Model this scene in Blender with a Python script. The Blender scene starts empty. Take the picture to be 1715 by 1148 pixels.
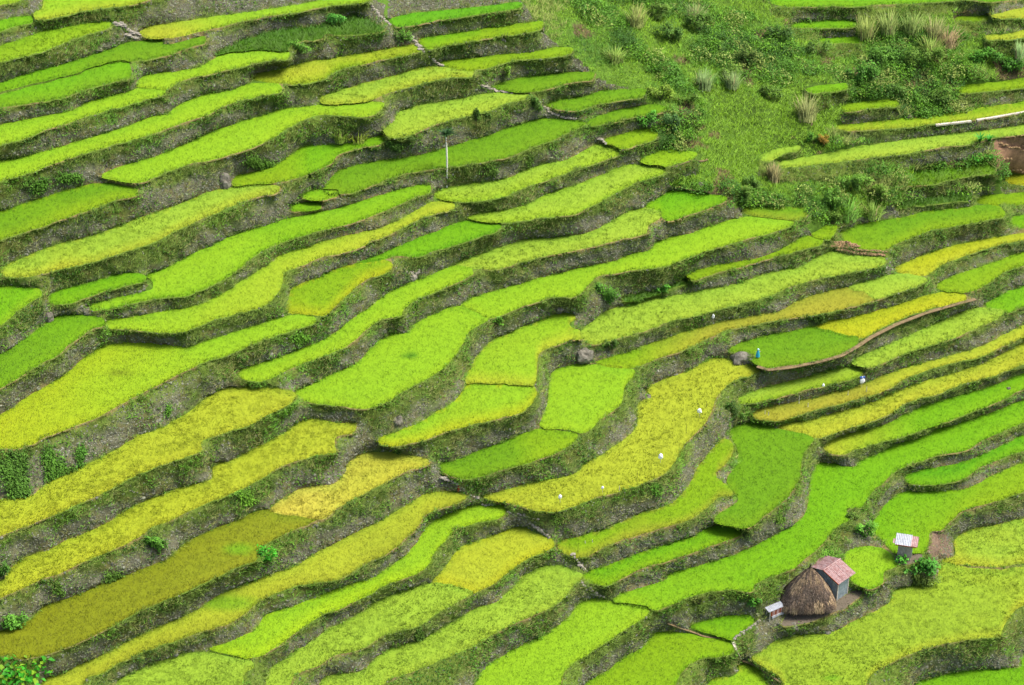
import bpy, bmesh, math, time
import numpy as np
from mathutils import Vector, Matrix
from mathutils.geometry import delaunay_2d_cdt
T0 = time.time()
rng = np.random.default_rng(7)
scene = bpy.context.scene

# ---------------------------------------------------------------- camera, sky, sun, exposure
PW, PH = 1715.0, 1148.0                    # the traced photograph's size
PITCH = math.radians(32.0)
HFOV = math.radians(26.0)
F = PW / 2 / math.tan(HFOV / 2)
CAMZ = 108.0
cam_data = bpy.data.cameras.new('camera')
cam = bpy.data.objects.new('camera', cam_data)
scene.collection.objects.link(cam)
cam.location = (0, 0, CAMZ)
cam.rotation_euler = (math.pi / 2 - PITCH, 0, 0)
cam_data.sensor_fit = 'HORIZONTAL'
cam_data.angle = HFOV
cam_data.clip_start = 1.0
cam_data.clip_end = 3000.0
scene.camera = cam

SUN_EL, SUN_AZ = math.radians(62), math.radians(92)    # azimuth from +Y towards +X
world = bpy.data.worlds.new('World'); scene.world = world; world.use_nodes = True
wn = world.node_tree; wn.nodes.clear()
sky = wn.nodes.new('ShaderNodeTexSky'); sky.sky_type = 'NISHITA'; sky.sun_disc = False
sky.sun_elevation = SUN_EL; sky.sun_rotation = SUN_AZ
sky.dust_density = 4.0; sky.air_density = 1.0; sky.ozone_density = 1.0
bg = wn.nodes.new('ShaderNodeBackground'); bg.inputs['Strength'].default_value = 0.15
wo = wn.nodes.new('ShaderNodeOutputWorld')
wn.links.new(sky.outputs[0], bg.inputs[0]); wn.links.new(bg.outputs[0], wo.inputs[0])
sd = bpy.data.lights.new('sun', 'SUN'); sd.energy = 2.5; sd.angle = math.radians(22); sd.color = (1.0, 0.95, 0.86)
sun = bpy.data.objects.new('sun', sd); scene.collection.objects.link(sun)
sv = Vector((math.sin(SUN_AZ) * math.cos(SUN_EL), math.cos(SUN_AZ) * math.cos(SUN_EL), math.sin(SUN_EL)))
sun.rotation_euler = sv.to_track_quat('Z', 'Y').to_euler(); sun.location = (60, 60, 160)
scene.view_settings.view_transform = 'Standard'; scene.view_settings.look = 'None'
scene.view_settings.gamma = 1.0; scene.view_settings.use_curve_mapping = False
scene.view_settings.exposure = 1.05
scene.cycles.max_bounces = 5; scene.cycles.diffuse_bounces = 3; scene.cycles.transmission_bounces = 3
PADDIES = """
p01|yg|yg|R|-10.5,-21 45.5,-21 31.5,1.7 0,7.7 -10.5,9.1|lime rice sliver in the top left corner
p02|yg|y|R|57,24.5 71.7,15.7 74.2,0 80.5,-21 279.9,-21 244.9,0.7 174.9,13.3 139.9,17.5 105,26.2 71.7,33.2 59.5,32.2|bright lime rice terrace cut by the top edge, far left
p03|g|g|R|-10.5,35 17.5,30.8 54.2,29.7 54.2,36.7 28,42 0,52.5 -10.5,57.7|small deep green rice strip at left edge near top
p04|ygd|yg|R|-10.5,85.7 0,77.7 35,66.5 70,54.2 105,47.2 139.9,41.3 185.4,38.5 183.7,45.5 150.4,56 122.4,64.7 87.5,78.7 52.5,91 0,103.2 -10.5,105.7|mottled lime rice terrace ending at the broken stone path, top left
p05|gd|g|R|-10.5,145.2 0,139.9 35,127.7 87.5,113.7 139.9,98 174.9,87.5 209.9,73.5 230.9,69.3 271.1,68.2 274.6,74.2 300.9,71.7 342.9,62.3 344.6,70 314.9,80.5 279.9,91.7 244.9,99.7 209.9,102.2 167.9,107.8 139.9,117.2 105,127.7 70,136.4 35,145.2 0,153.9 -10.5,157.4|long green rice terrace just below the broken stone path
p06|g|gd|R|-10.5,166.2 0,160.2 35,150.4 70,141.7 105,132.2 139.9,121.7 167.9,110.2 195.9,103.2 215.2,104.3 216.9,127.7 188.9,136.4 139.9,150.4 105,162.7 70,169.7 35,174.9 0,180.2 -10.5,182.6|blunt ended dull green rice terrace divided off by thin bund
p07|yg|yg|R|-10.5,216.9 0,209.9 35,202.9 70,195.9 119,187.2 146.9,173.2 174.9,164.4 209.9,155.7 244.9,146.9 276.4,148.7 272.9,157.4 244.9,166.2 209.9,176.7 174.9,185.4 122.4,202.9 70,220.4 35,234.4 0,241.4 -10.5,244.2|lime rice terrace at left edge, fifth from top
p08|yg|yg|R|229.2,138.2 244.9,127.7 279.9,122.4 332.4,113.7 353.4,101.5 384.8,89.2 437.3,86.8 482.8,88.2 482.1,96.2 437.3,103.2 384.8,115.5 332.4,127.7 297.4,138.2 279.9,148.7 244.9,146.9 229.2,145.2|lime rice terrace right below the leafy overgrown terrace
p09|yg|yg|R|-10.5,276.4 0,271.1 52.5,260.6 105,244.9 157.4,229.2 209.9,213.4 244.9,199.4 279.9,190.7 297.4,178.4 332.4,162.7 384.8,152.2 419.8,141.7 468.8,143.4 470.6,152.2 437.3,160.9 384.8,173.2 349.9,190.7 297.4,208.2 244.9,227.4 192.4,241.4 139.9,257.1 87.5,274.6 35,293.9 0,302.6 -10.5,306.1|very long lime rice terrace sweeping up from upper left edge
p10|yg|yg|R|171.4,292.1 192.4,283.4 227.4,272.9 279.9,255.4 349.9,223.9 419.8,199.4 472.3,183.7 524.8,178.4 594.8,174.9 612.5,171.4 642.2,174.9 638.7,181.9 626.5,192.4 602,195.2 559.8,191.7 524.8,194.2 496.8,206.4 479.3,215.2 461.8,227.4 437.3,241.4 402.3,253.6 349.9,267.6 297.4,279.9 262.4,295.6 241.4,305.1 209.9,304.4 181.9,300.9 171.4,297.4|broad bright lime rice terrace with pointed left end above boulder
p11|y|ygd|R|423.3,132.9 425.1,126.6 472.3,115.5 524.8,103.2 559.8,98 595,92 630,85.7 699.9,77.7 704.1,84 682.4,91.7 647.5,98 612.5,106.7 560,119.7 542.3,131.2 507.3,139.9 472.3,139.9 437.3,136.4|yellowish rice terrace just left of the stepped path, upper
p12|y|yg|R|234.4,54.2 241.4,49 314.9,35 384.8,25.2 454.8,15.7 524.8,4.2 577.3,-3.5 615.7,-14 617.5,0 559.8,7.7 489.8,21 419.8,32.2 367.3,44.8 314.9,57.7 279.9,63.7 244.9,62.3|thin yellow tipped rice terrace reaching the path at top
p13|v|v|V|360.3,91.7 384.8,78.7 419.8,64.7 489.8,49 538.8,43.7 581,31.5 595,28 630,42 644,49 612.5,56 560,57.7 545.8,56 538.8,64.7 507.3,68.2 484.5,75.2 481,84 437.3,82.2 384.8,87.5|overgrown terrace of leafy green plants left of the stepped path
p14|lg|y|R|535.3,166.2 559.8,153.9 600,143.4 612.5,139.9 647.5,131.2 682.4,120.7 710.4,113.7 755.9,113.7 794.4,120.7 790.9,126.6 752.4,129.4 717.4,136.4 675.5,146.9 640.5,159.2 623,167.9 577.5,173.2 549.5,174.9 535.5,171.4|pale yellow green rice terrace at the foot of stepped path
p15|lg|lg|R|642.2,220.4 647.5,211.7 661.5,202.9 665,190.7 699.9,178.4 752.4,169.7 804.9,159.2 839.9,155.7 885.4,159.2 887.1,162.7 839.9,174.9 822.4,183.7 769.9,195.9 734.9,206.4 706.9,216.9 689.4,225.7 665,230.9 645.7,226.7|textured pale lime rice terrace directly above the tall palm
p16|gd|gd|R|542.5,316.6 560,293.9 577.5,283.4 630,271.1 699.9,260.6 769.9,241.4 822.4,225.7 857.4,213.4 909.9,199.4 944.8,201.2 979.8,207.1 962.3,216.9 944.8,223.9 927.3,232.7 892.4,244.9 857.4,260.6 804.9,271.1 734.9,281.6 665,293.9 630,307.9 595,320.1 570.5,325.4 546,322.6|long deep green rice terrace behind the tall palm trunk
p17|ygd|g|R|389,306.1 393.6,297.4 437.3,285.1 468.8,272.2 496.8,253.6 507.3,246.6 559.8,244.2 594.8,237.9 642,228.1 643.7,236.2 601.7,247.7 566.8,258.2 556.3,271.1 531.8,285.1 489.8,299.1 437.3,309.6 391.8,310.7|green rice terrace beginning beside the grey boulder, upper left
p18|g|yg|R|505.5,328.9 524.8,319.1 566.8,320.1 566.8,327.1 545.8,334.1 514.3,334.1|tiny green rice plot, upper of the two small plots
p19|g|g|R|488,344.6 496.8,342.2 537,339.4 537,349.9 510.8,352.7 489.8,352.7|tiny green rice plot, lower of the two small plots
p20|gd|ygd|R|-10.5,358.6 0,355.1 52.5,337.6 105,321.9 139.9,311.4 164.4,307.9 209.9,311.4 230.9,318.4 229.2,325.4 195.9,334.1 139.9,355.1 87.5,372.6 35,390.1 0,401.6 -10.5,404.4|dull green rice terrace at left edge under the ivy wall
p21|lg|y|R|1.7,451.7 35,434.2 70,419.5 105,407.2 139.9,399.2 209.9,375.7 262.4,356.5 314.9,337.3 370.8,316.3 468.8,313.8 467.1,319.8 419.8,332 367.3,353.7 325.4,372.3 297.4,384.5 262.4,402.7 227.4,415.3 192.4,426.5 157.4,437.7 105,449.2 52.5,462.2 21,464.3 3.5,458|pale lime rice terrace over the high left stone wall
p22|yg|g|R|150.4,513.2 174.9,504.1 227.4,493 257.1,481.8 254.7,467.8 244.9,461.5 272.9,452.7 314.9,430 349.9,414.2 384.8,397.8 437.3,381 489.8,365.3 559.8,351.3 595,341.1 630,330.6 672,317.7 699.9,310.7 721.6,311.4 719.2,320.1 699.9,328.9 665,344.6 630,358.6 595,371.5 560,380.6 524.8,389.7 489.8,399.2 454.8,412.5 419.8,432.8 402.3,448.2 377.8,465.7 349.9,479 314.9,494.7 279.9,498.2 244.9,503.4 209.9,510.4 174.9,519.2 153.9,519.2|long vivid lime rice terrace wrapping round a short bund
p23|g|g|R|82.2,496.4 105,486 157.4,472 192.4,461.5 223.9,458 244.9,464.3 241.4,470.2 209.9,477.2 174.9,487.7 139.9,499.9 115.5,508.7 84,506.9|short deep green rice terrace tucked against the high left wall
p24|yg|y|R|176.7,540.2 209.9,533.2 262.4,524.4 314.9,515.7 349.9,505.2 377.8,489.5 402.3,473.7 437.3,451 465.3,431.7 507.3,416 559.8,400.2 600,391.5 630,384.8 675.5,365.6 699.9,351.6 724.4,339.4 755.9,337.6 761.2,348.1 727.9,357.6 699.9,367.3 665,384.8 647.5,395.3 623,402 595,417.7 560,426.5 542.3,430 507.3,444 475.8,458 472.3,475.5 461.8,493 444.3,512.2 402.3,522.7 349.9,538.4 314.9,552.4 293.9,556.6 244.9,554.2 209.9,550.7 181.9,548.9|long winding lime rice terrace with yellow upper end
p25|gd|g|R|-10.5,601.4 0,594.4 35,573.4 63,552.4 87.5,534.9 105,528.6 146.9,529.7 174.9,536.7 174.9,543.7 157.4,548.9 132.9,564.7 112,580.4 98,592.7 70,608.4 35,629.4 0,650.4 -10.5,655.6|deep green rice terrace at left edge above the golden one
p26|g|yg|R|-10.5,482.5 0,480.7 35,480.7 66.5,486 68.2,494.7 52.5,503.4 28,520.9 0,545.4 -10.5,552.4|rounded bright green rice terrace at the left edge
p27|Y|yg|R|-10.5,704.6 0,695.9 42,667.9 87.5,641.6 119,620.6 139.9,601.4 174.9,580.4 209.9,575.2 262.4,576.9 293.9,580.4 314.9,582.2 349.9,569.9 402.3,554.2 472.3,531.4 507.3,527.9 528.3,534.9 524.8,541.9 489.8,552.4 437.3,569.9 384.8,592.7 349.9,603.2 314.9,618.9 279.9,636.4 244.9,655.6 209.9,673.1 174.9,692.4 139.9,708.1 87.5,727.4 35,750.1 0,751.8 -10.5,752.5|big golden rice terrace with dark patch at left
p28|ygd|Y|R|479.3,517.4 486.3,494.7 488,484.2 524.8,468.5 559.8,453.8 600,441.2 626.5,435.2 656.2,442.2 651,454.5 619.5,465.7 595,480.7 577.5,498.2 560,513.9 542.3,527.9 510.8,526.2 482.8,522.7|lime rice terrace with yellow front edge in left centre
p29|g|gv|R|602,438.7 630,430 665,414.2 699.9,400.2 734.9,386.2 769.9,372.3 787.4,370.5 839.9,379.2 832.9,386.2 804.9,395 769.9,407.2 734.9,417.7 710.4,426.5 699.9,430 665,428.2 644,435.2 616,439.4|vivid dark green rice terrace above the earthy collapsed bank
p30|lg|lg|R|762.9,444 804.9,426.5 857.4,409 892.4,400.2 944.8,396.7 979.8,391.5 1007.8,381 1049.8,356.9 1077.8,349.9 1104.4,354.1 1107.5,362.1 1102.3,367.3 1084.8,377.8 1084.8,390.1 1088.3,384.5 1084.8,389.7 1049.8,398.5 1014.8,407.2 944.8,423 874.9,437 839.9,449.2 804.9,450.3 776.9,448.2|pale lime rice terrace above the long central one
p31|gv|g|R|1083.5,346.4 1104.5,330.6 1125.5,320.1 1167.5,325.4 1218.2,330.6 1211.2,338.7 1192,346.4 1150,360.3 1115,369.1 1108.7,363.8 1107,353.4|vivid green rice terrace below the little footpath, right of centre
p32|yg|yg|R|771.7,511.1 804.9,494.7 874.9,475.5 909.9,464.3 979.8,448.2 1032.3,437 1056.8,426.5 1091.8,417.7 1095.3,409 1119.8,399.2 1154.8,392.2 1185,381.7 1213,371.5 1244.4,364.5 1279.4,366.6 1328.4,371.5 1328.4,374.7 1289.9,389.7 1254.9,399.2 1220,409 1185,419.5 1150,431.7 1115,444.7 1084.8,449.2 1032.3,457.3 997.3,464.3 986.8,474.8 965.8,494.7 927.3,497.1 892.4,507.6 857.4,520.2 818.9,533.2 801.4,525.1 783.9,516.7|long bright lime rice terrace across the centre
p33|yg|yg|R|493.3,659.1 524.8,643.4 559.8,625.9 600,606.7 630,576.9 658,559.4 682.4,559.4 692.9,545.4 717.4,531.4 752.4,515.7 769.9,512.9 783.9,518.5 801.4,527.2 818.2,534.9 804.9,541.9 783.9,555.9 776.9,569.9 759.4,597.9 748.9,611.9 734.9,622.4 699.9,641.6 665,660.9 647.5,673.1 612.5,683.6 560,678.4 524.8,674.9 500.3,667.9|large bright lime rice terrace with small dark hole, centre
p34|yg|yg|R|398.8,622.4 419.8,613.7 472.3,597.9 507.3,583.9 542.3,569.9 577.3,545.4 600,527.9 612.5,520.9 647.5,493 682.4,475.5 734.9,456.2 762.9,445.7 790.9,451 792.7,458 776.9,466.7 734.9,486 699.9,499.9 675.5,517.4 672,527.9 637,534.9 612.5,552.4 588,573.4 560,589.2 524.8,601.4 489.8,615.4 454.8,632.9 437.3,638.1 402.3,631.1|lime strip of rice directly behind the largest central terrace
p35|yg|y|R|780.4,636.4 787.4,615.4 804.9,590.9 822.4,573.4 857.4,555.9 892.4,541.9 930.8,527.9 958.8,526.2 962.3,533.2 951.8,541.9 955.3,548.9 972.8,555.9 978.1,565.7 962.3,568.2 927.3,578.7 904.6,590.9 899.4,601.4 897.6,618.9 894.1,643.4 839.9,642 782.2,641.6|squarish lime rice terrace, upper of the central pair split by bund
p36|yg|Y|R|633.5,737.8 665,723.9 699.9,709.9 734.9,688.9 755.9,678.4 776.9,653.9 783.9,645.1 839.9,645.5 894.1,648.6 899.4,657.4 892.4,671.4 874.9,688.9 839.9,699.4 787.4,711.6 734.9,727.4 699.9,739.6 665,746.6 637,743.1|lime rice terrace with yellow toe, lower of the split pair
p37|yg|yg|R|904.6,713.4 909.9,695.9 916.9,678.4 920.3,643.4 927.3,622.4 962.3,611.9 979.8,609.8 1014.8,614.7 1049.8,617.1 1063.8,620.6 1060.3,629.4 1044.5,646.9 1041,671.4 1028.8,685.4 1004.3,702.9 979.8,724.9 944.8,718.6 909.9,716.9|blocky lime rice terrace beneath the dark embedded boulder
p38|gd|ygd|R|736.7,786.5 738.4,779.5 769.9,769.7 804.9,755 822.4,748 857.4,734 902.9,720 944.8,722.8 966.5,728.8 962.3,739.3 937.8,755 902.9,769 857.4,782.3 804.9,797 783.9,801.2 755.9,797|green spindle shaped rice terrace below the blocky lime one
p39|ygd|oc|R|997.3,607.7 1032.3,596.2 1067.3,583.9 1119.8,566.4 1160,553.1 1202.5,541.9 1254.9,530.7 1307.4,520.9 1331.9,506.9 1359.9,496.4 1401.9,485.3 1422.9,482.5 1450.9,487.7 1468.4,498.2 1412.4,516.7 1359.9,527.2 1307.4,534.9 1254.9,545.4 1213,554.2 1185,567.1 1150,583.2 1115,595.1 1084.8,606.7 1060.3,615.4 1014.8,613|long thin olive to ochre rice terrace with scarecrow stick
p40|lg|lg|R|972.8,554.2 997.3,534.9 1014.8,522.7 1084.8,503.4 1114.9,498.2 1167.5,489.5 1220,479 1289.9,458 1331.9,449.2 1366.9,433.5 1394.9,421.2 1422.9,428.2 1480.6,433.5 1480.6,442.2 1447.4,451 1412.4,458 1359.9,468.5 1324.9,479 1289.9,494.7 1237.4,508.7 1185,522.7 1115,540.2 1084.8,552.4 1032.3,566.4 993.8,576.2 979.8,568.2 972.8,561.2|very long pale lime rice terrace reaching the dry stone bank
p41|ygd|ygd|R|1150,461.5 1185,449.2 1237.4,438.7 1272.4,431.7 1307.4,419.5 1331.9,403.7 1352.9,396.7 1377.4,402 1373.9,409 1342.4,417.7 1289.9,431.7 1237.4,447.5 1202.5,456.2 1157,468.5|narrow lime rice strip left of the dry stone bank
p42|ygd|ygd|R|1359.9,393.2 1370.4,386.2 1384.4,379.2 1400.1,376.8 1399.1,388 1389.6,400.2 1373.9,399.2|tiny yellow green rice plot behind the dry stone bank
p43|gd|ygd|R|1407.1,390.1 1429.9,379.6 1464.9,371.5 1517.3,363.8 1552.3,354.1 1604.8,349.9 1653.8,344.6 1678.3,349.2 1682.5,360.3 1639.8,370.8 1587.3,379.6 1548.8,389 1517.3,402.3 1498.1,409.3 1485.8,417.4 1464.9,419.1 1440.4,415.6 1419.4,407.6 1408.9,398.8|broad dull green rice terrace above the dry stone bank
p39b|lg|lg|R|1422.2,482.5 1464.9,468.5 1499.8,459.7 1527.8,460.8 1553,468.5 1541.8,476.2 1499.8,489.5 1466.6,499.9 1449.1,489.5|pale lime end plot adjoining the ochre rice strip
p44|ygd|ygd|R|1634.5,337.6 1639.8,330.6 1674.8,326.1 1715,323.6 1730.7,321.9 1730.7,339.4 1692.3,344.6 1660.8,343.9|thin lime rice terrace at right edge below the yellow sliver
p45|g|g|R|1690.5,365.6 1715,360.3 1730.7,358.6 1730.7,383.1 1709.8,381.3 1692.3,374.3|small deep green rice corner at the right edge
p46|Y|y|R|1499.1,449.2 1517.3,440.5 1552.3,424.7 1604.8,410.7 1657.3,400.2 1715,390.8 1730.7,388 1730.7,399.2 1715,402 1674.8,409 1622.3,426.5 1587.3,438.7 1566.3,451 1548.8,461.5 1517.3,457.3 1501.6,454.5|golden yellow rice terrace right of the dry stone bank
p47|ygd|ygd|R|1569.1,477.2 1587.3,466.7 1622.3,454.5 1674.8,437 1715,421.2 1730.7,416 1730.7,440.5 1715,444 1681.8,456.2 1657.3,472 1629.3,487.7 1604.8,489.5 1573.3,484.2|lime rice terrace under the golden one at right edge
p48|g|g|R|1652,508.7 1674.8,496.4 1715,479 1730.7,472 1730.7,508.7 1709.8,515.7 1681.8,524.4 1653.8,513.9|deep green rice wedge at the right edge
p49|Y|Y|R|1365.1,548.2 1394.9,538.4 1429.9,531.4 1482.3,517.4 1534.8,501.7 1569.8,491.2 1617,494.7 1617,501.7 1569.8,513.9 1517.3,529.7 1482.3,545.4 1454.4,561.2 1438.6,566.8 1412.4,562.9 1382.6,554.5|golden rice terrace along the curving brown footpath
p50|gd|gd|R|1221.7,585.7 1237.4,576.9 1272.4,564.7 1324.9,555.9 1360.6,547.9 1382.6,553.1 1414.5,561.9 1437.6,566.1 1429.9,580.4 1394.9,597.9 1359.9,604.9 1307.4,613.7 1286.4,617.1 1268.9,611.9 1258.4,603.2 1265.4,597.9 1254.9,589.2 1223.5,588.1|deep green rice terrace holding the big boulder
p51|lg|lg|R|1426.4,608.4 1436.9,599.7 1464.9,587.4 1499.8,573.4 1534.8,557.7 1569.8,540.2 1604.8,526.2 1639.8,515.7 1680,522.7 1674.8,531.4 1639.8,547.2 1604.8,562.9 1562.8,576.9 1534.8,583.9 1499.8,597.9 1464.9,613.7 1447.4,614.7|pale green rice terrace just below the brown footpath
p52|lg|ygd|R|1235.7,669.6 1254.9,659.1 1289.9,646.9 1342.4,634.6 1394.9,618.9 1429.9,615.4 1443.9,620.6 1440.4,627.6 1412.4,638.1 1359.9,650.4 1307.4,664.4 1272.4,671.4 1240.9,675.6|short pale green rice terrace behind the scarecrow poles
p53|oc|y|R|1260.2,692.4 1272.4,685.4 1324.9,674.9 1377.4,662.6 1429.9,648.6 1464.9,636.4 1499.8,622.4 1552.3,606.7 1604.8,592.7 1639.8,582.2 1692.3,555.9 1715,545.4 1730.7,540.2 1730.7,559.4 1715,564.7 1674.8,582.2 1639.8,597.9 1604.8,604.9 1552.3,618.9 1517.3,634.6 1482.3,653.9 1447.4,664.4 1394.9,678.4 1342.4,692.4 1307.4,702.9 1279.4,703.6 1265.4,699.4|long ochre to yellow rice terrace with white poles
p54|y|y|R|1303.9,715.1 1342.4,706.4 1394.9,692.4 1447.4,678.4 1499.8,657.4 1552.3,638.1 1604.8,624.1 1639.8,611.9 1674.8,596.2 1715,575.2 1730.7,569.9 1730.7,606.7 1715,610.2 1657.3,631.1 1604.8,645.1 1569.8,659.1 1517.3,674.9 1499.8,687.1 1464.9,702.9 1412.4,718.6 1366.9,732.6 1324.9,722.1|long yellow rice terrace running to right edge below poles
p55|y|g|R|1379.1,750.1 1394.9,737.8 1429.9,723.9 1482.3,711.6 1517.3,694.1 1552.3,678.4 1604.8,664.4 1657.3,648.6 1715,625.9 1730.7,620.6 1730.7,648.6 1715,652.1 1674.8,671.4 1622.3,690.6 1587.3,704.6 1552.3,716.9 1517.3,729.1 1482.3,737.8 1429.9,753.6 1412.4,760.6 1387.9,757.1|long rice terrace fading from yellow tip to green, right side
p56|gd|gd|R|1223.5,723.5 1237.4,711.3 1261.9,710.2 1300.4,718.3 1324.9,723.5 1361.6,734.7 1352.9,748 1342.4,765.5 1338.9,800.5 1324.9,825 1307.4,842.5 1282.9,861.7 1261.9,880.2 1246.2,885.1 1220,880.2 1196.2,874.6 1199,865.2 1216.5,853 1235.7,839.7 1234.7,830.2 1229.4,825.7 1218.2,808.2 1235.7,774.2 1237.4,755 1228.7,741|bulging deep green rice terrace right of the big yellow one
p57|ygd|oc|R|1115,847.7 1136,835.5 1157,807.5 1171,779.5 1185,763.7 1209.5,735.8 1223.5,739.3 1227,755 1216.5,776 1199,793.5 1199,800.5 1213,808.9 1226.3,827.8 1206,832 1185,849.5 1167.5,863.5 1143,873.9 1115,882.7 1084.8,891.4 1032.3,907.2 997.3,922.9 979.8,931.7 962.3,931.7 937.8,921.2 934.3,910.7 944.8,905.4 979.8,896.7 1014.8,886.2 1049.8,870.4 1084.8,856.5|ochre and green rice terrace wrapping below big yellow one
p58|y|y|R|810.1,832 839.9,823.2 874.9,812.7 909.9,805.7 962.3,793.5 979.8,777.7 1014.8,758.5 1042.8,737.5 1063.8,720 1069,695.5 1067.3,678 1091.8,662.3 1083,652.1 1112.8,636.4 1154.8,620.6 1167.5,614.7 1192,601.4 1220,602.1 1254.9,611.9 1273.1,620.6 1254.9,628.7 1223.5,639.9 1211.2,652.1 1199,666.1 1191.3,685.4 1181.5,706.4 1160.5,727.4 1143,748.3 1132.5,765.8 1126.8,776 1112.8,791.7 1084.8,805.7 1049.8,818 997.3,833.7 962.3,847.7 927.3,857.2 892.4,853 857.4,844.2 822.4,837.2|biggest yellow rice terrace dotted with white bags
p59|yg|g|R|1027.1,1005.1 1035.8,997.1 1067.3,987.7 1119.8,967.7 1115,964.9 1185,944.6 1254.9,919.4 1300.4,894.9 1331.9,878.1 1351.2,856.5 1356.4,828.5 1359.9,797 1368.6,776 1394.9,777.7 1431.6,783 1440.4,772.5 1464.9,763.7 1499.8,744.5 1534.8,736.1 1569.8,720.4 1604.8,709.9 1657.3,693.1 1715,669.6 1730.7,664.4 1730.7,701.1 1715,706.4 1674.8,723.9 1639.8,739.6 1622.3,751.1 1569.8,762.3 1531.3,775.3 1499.8,787.2 1482.3,805.7 1457.9,826.7 1440.4,849.5 1418.7,853 1422.9,870.4 1405.4,880.2 1387.9,898.4 1366.9,919.4 1342.4,940.4 1324.9,954.4 1289.9,964.9 1263.7,978.9 1258.4,990.1 1220,986.6 1167.5,995.7 1115,1015.6 1102.3,1020.9 1067.3,1014.6|great winding vivid green rice terrace behind the huts
p60|gv|g|R|1515.6,800.5 1527.8,791.7 1569.8,783.7 1604.8,776.7 1639.8,764.8 1674.8,748.7 1715,729.8 1730.7,722.8 1730.7,748 1715,754.3 1674.8,768.3 1639.8,783 1615.3,800.5 1587.3,808.2 1552.3,811 1520.8,808.2|vivid green rice strip above the small raised shed, right edge
p61|g|ygd|R|1459.6,882.7 1468.4,863.5 1485.8,842.5 1506.8,826.7 1569.8,825 1622.3,818 1657.3,800.5 1715,776 1730.7,770.7 1730.7,818 1715,823.2 1674.8,837.2 1639.8,846 1604.8,860 1583.8,880.9 1575.1,887.9 1558.6,890.7 1554.1,912.4 1543.6,925.7 1533.1,927.1 1503.3,927.1 1485.8,915.9 1477.1,901.9 1464.9,893.2|lime rice terrace right behind the small raised shed
p62|yg|g|R|1412.4,933.4 1422.9,922.9 1450.9,915.9 1478.8,919.4 1492.8,931.7 1501.6,947.4 1480.6,957.9 1478.8,975.4 1454.4,986.6 1429.9,975.4 1419.4,957.9|small rounded lime rice plot between shed and huts
p63|lg|y|R|1577.5,940.4 1599.5,929.9 1599.5,905.4 1615.3,893.2 1639.8,884.4 1674.8,877.4 1709.8,870.4 1730.7,867 1730.7,939.7 1709.8,943.2 1674.8,949.5 1622.3,946.7|upper lime rice field at right edge beyond the bare earth
p64|lgy|y|R|1575.1,944.6 1622.3,951.6 1674.8,955.1 1709.8,950.2 1730.7,945.3 1730.7,1006.9 1709.8,1015.6 1688.8,1034.9 1680,1048.9 1674.8,1064.6 1622.3,1069.9 1569.8,1080.4 1517.3,1097.9 1482.3,1115.3 1454.4,1136.3 1429.9,1160.8 1324.9,1160.8 1310.9,1139.8 1282.9,1118.8 1260.2,1102.1 1272.4,1094.4 1303.9,1073.4 1324.9,1066.4 1359.9,1062.9 1394.9,1059.4 1429.9,1041.9 1464.9,1024.4 1492.8,1006.9 1498.1,989.4 1534.8,980.7 1569.8,970.2|huge pale lime rice terrace in front of the huts
p65|g|g|R|1531.3,1150.3 1569.8,1134.6 1622.3,1124.1 1674.8,1120.6 1711.5,1117.1 1715,1099.6 1730.7,1090.9 1730.7,1167.8 1517.3,1167.8|green rice terrace in the bottom right corner
p66|ygd|g|R|972.8,1153.8 1014.8,1125.8 1049.8,1099.6 1077.8,1083.9 1095.3,1061.1 1119.8,1058.7 1160,1062.9 1185,1068.1 1216.5,1071.6 1227,1092.6 1206,1099.6 1178,1101.4 1157,1111.8 1139.5,1129.3 1122,1153.8|weedy uneven rice terrace at bottom, left of the footpath
p67|yg|y|R|1167.5,1157.3 1188.5,1141.6 1227,1132.8 1239.2,1122.3 1235.7,1111.1 1254.9,1114.6 1275.9,1127.6 1321.4,1157.3|bright lime rice wedge at bottom beside slanting footpath
p68|g|g|R|1157,1050.6 1185,1040.1 1209.5,1033.1 1237.4,1031.4 1261.9,1034.9 1260.2,1045.4 1244.4,1055.9 1227,1071.6 1206,1066.4 1181.5,1059.4|small triangular green plot left of the thatched hut
p69|yg|yg|R|762.9,1157.3 804.9,1129.3 850.4,1094.4 892.4,1073.4 927.3,1054.1 955.3,1033.1 971.1,1012.1 990.3,1004.4 1028.8,1008.6 1084.8,1017.4 1086.5,1026.1 1049.8,1051.7 1014.8,1075.1 979.8,1097.9 944.8,1125.8 913.4,1157.3|bright lime rice terrace running off the bottom, blunt top end
p70|lg|lg|R|517.8,1157.3 542.3,1136.3 567,1130 605.5,1124.1 630,1101.4 665,1083.9 706.9,1069.9 752.4,1045.4 787.4,1024.4 832.9,1007.6 857.4,985.9 881.9,962.1 902.9,952.7 937.8,948.1 958.8,957.9 974.6,962.1 971.1,971.9 958.8,980.7 950.1,994.6 927.3,1013.9 892.4,1030.7 857.4,1045.4 822.4,1064.6 787.4,1083.9 734.9,1106.6 682.4,1127.6 647.5,1141.6 595,1157.3|long pale textured rice terrace with ragged head, bottom centre
p71|y|Y|R|724.4,977.2 738.4,959.7 755.9,936.9 769.9,918.7 804.9,905.4 857.4,886.2 874.9,882.7 892.4,891.4 925.6,905.4 927.3,914.2 909.9,924.7 881.9,936.9 857.4,954.4 832.9,971.9 804.9,989.4 790.9,993.6 769.9,985.2|golden headed rice plot above the long pale one
p72|lg|lg|R|449.6,1127.6 472.3,1108.3 507.3,1083.9 542.3,1059.4 594.8,1032.1 630,1008.6 665,992.9 699.9,983.1 724.4,975.8 769.9,984.2 791.6,992.5 769.9,1005.1 734.9,1024.4 699.9,1048.2 665,1055.9 637,1066.4 612.5,1083.9 560,1097.9 524.8,1118.8 489.8,1134.6 475.8,1157.3 458.3,1157.3|pale lime lower half joined to the golden headed plot
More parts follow.
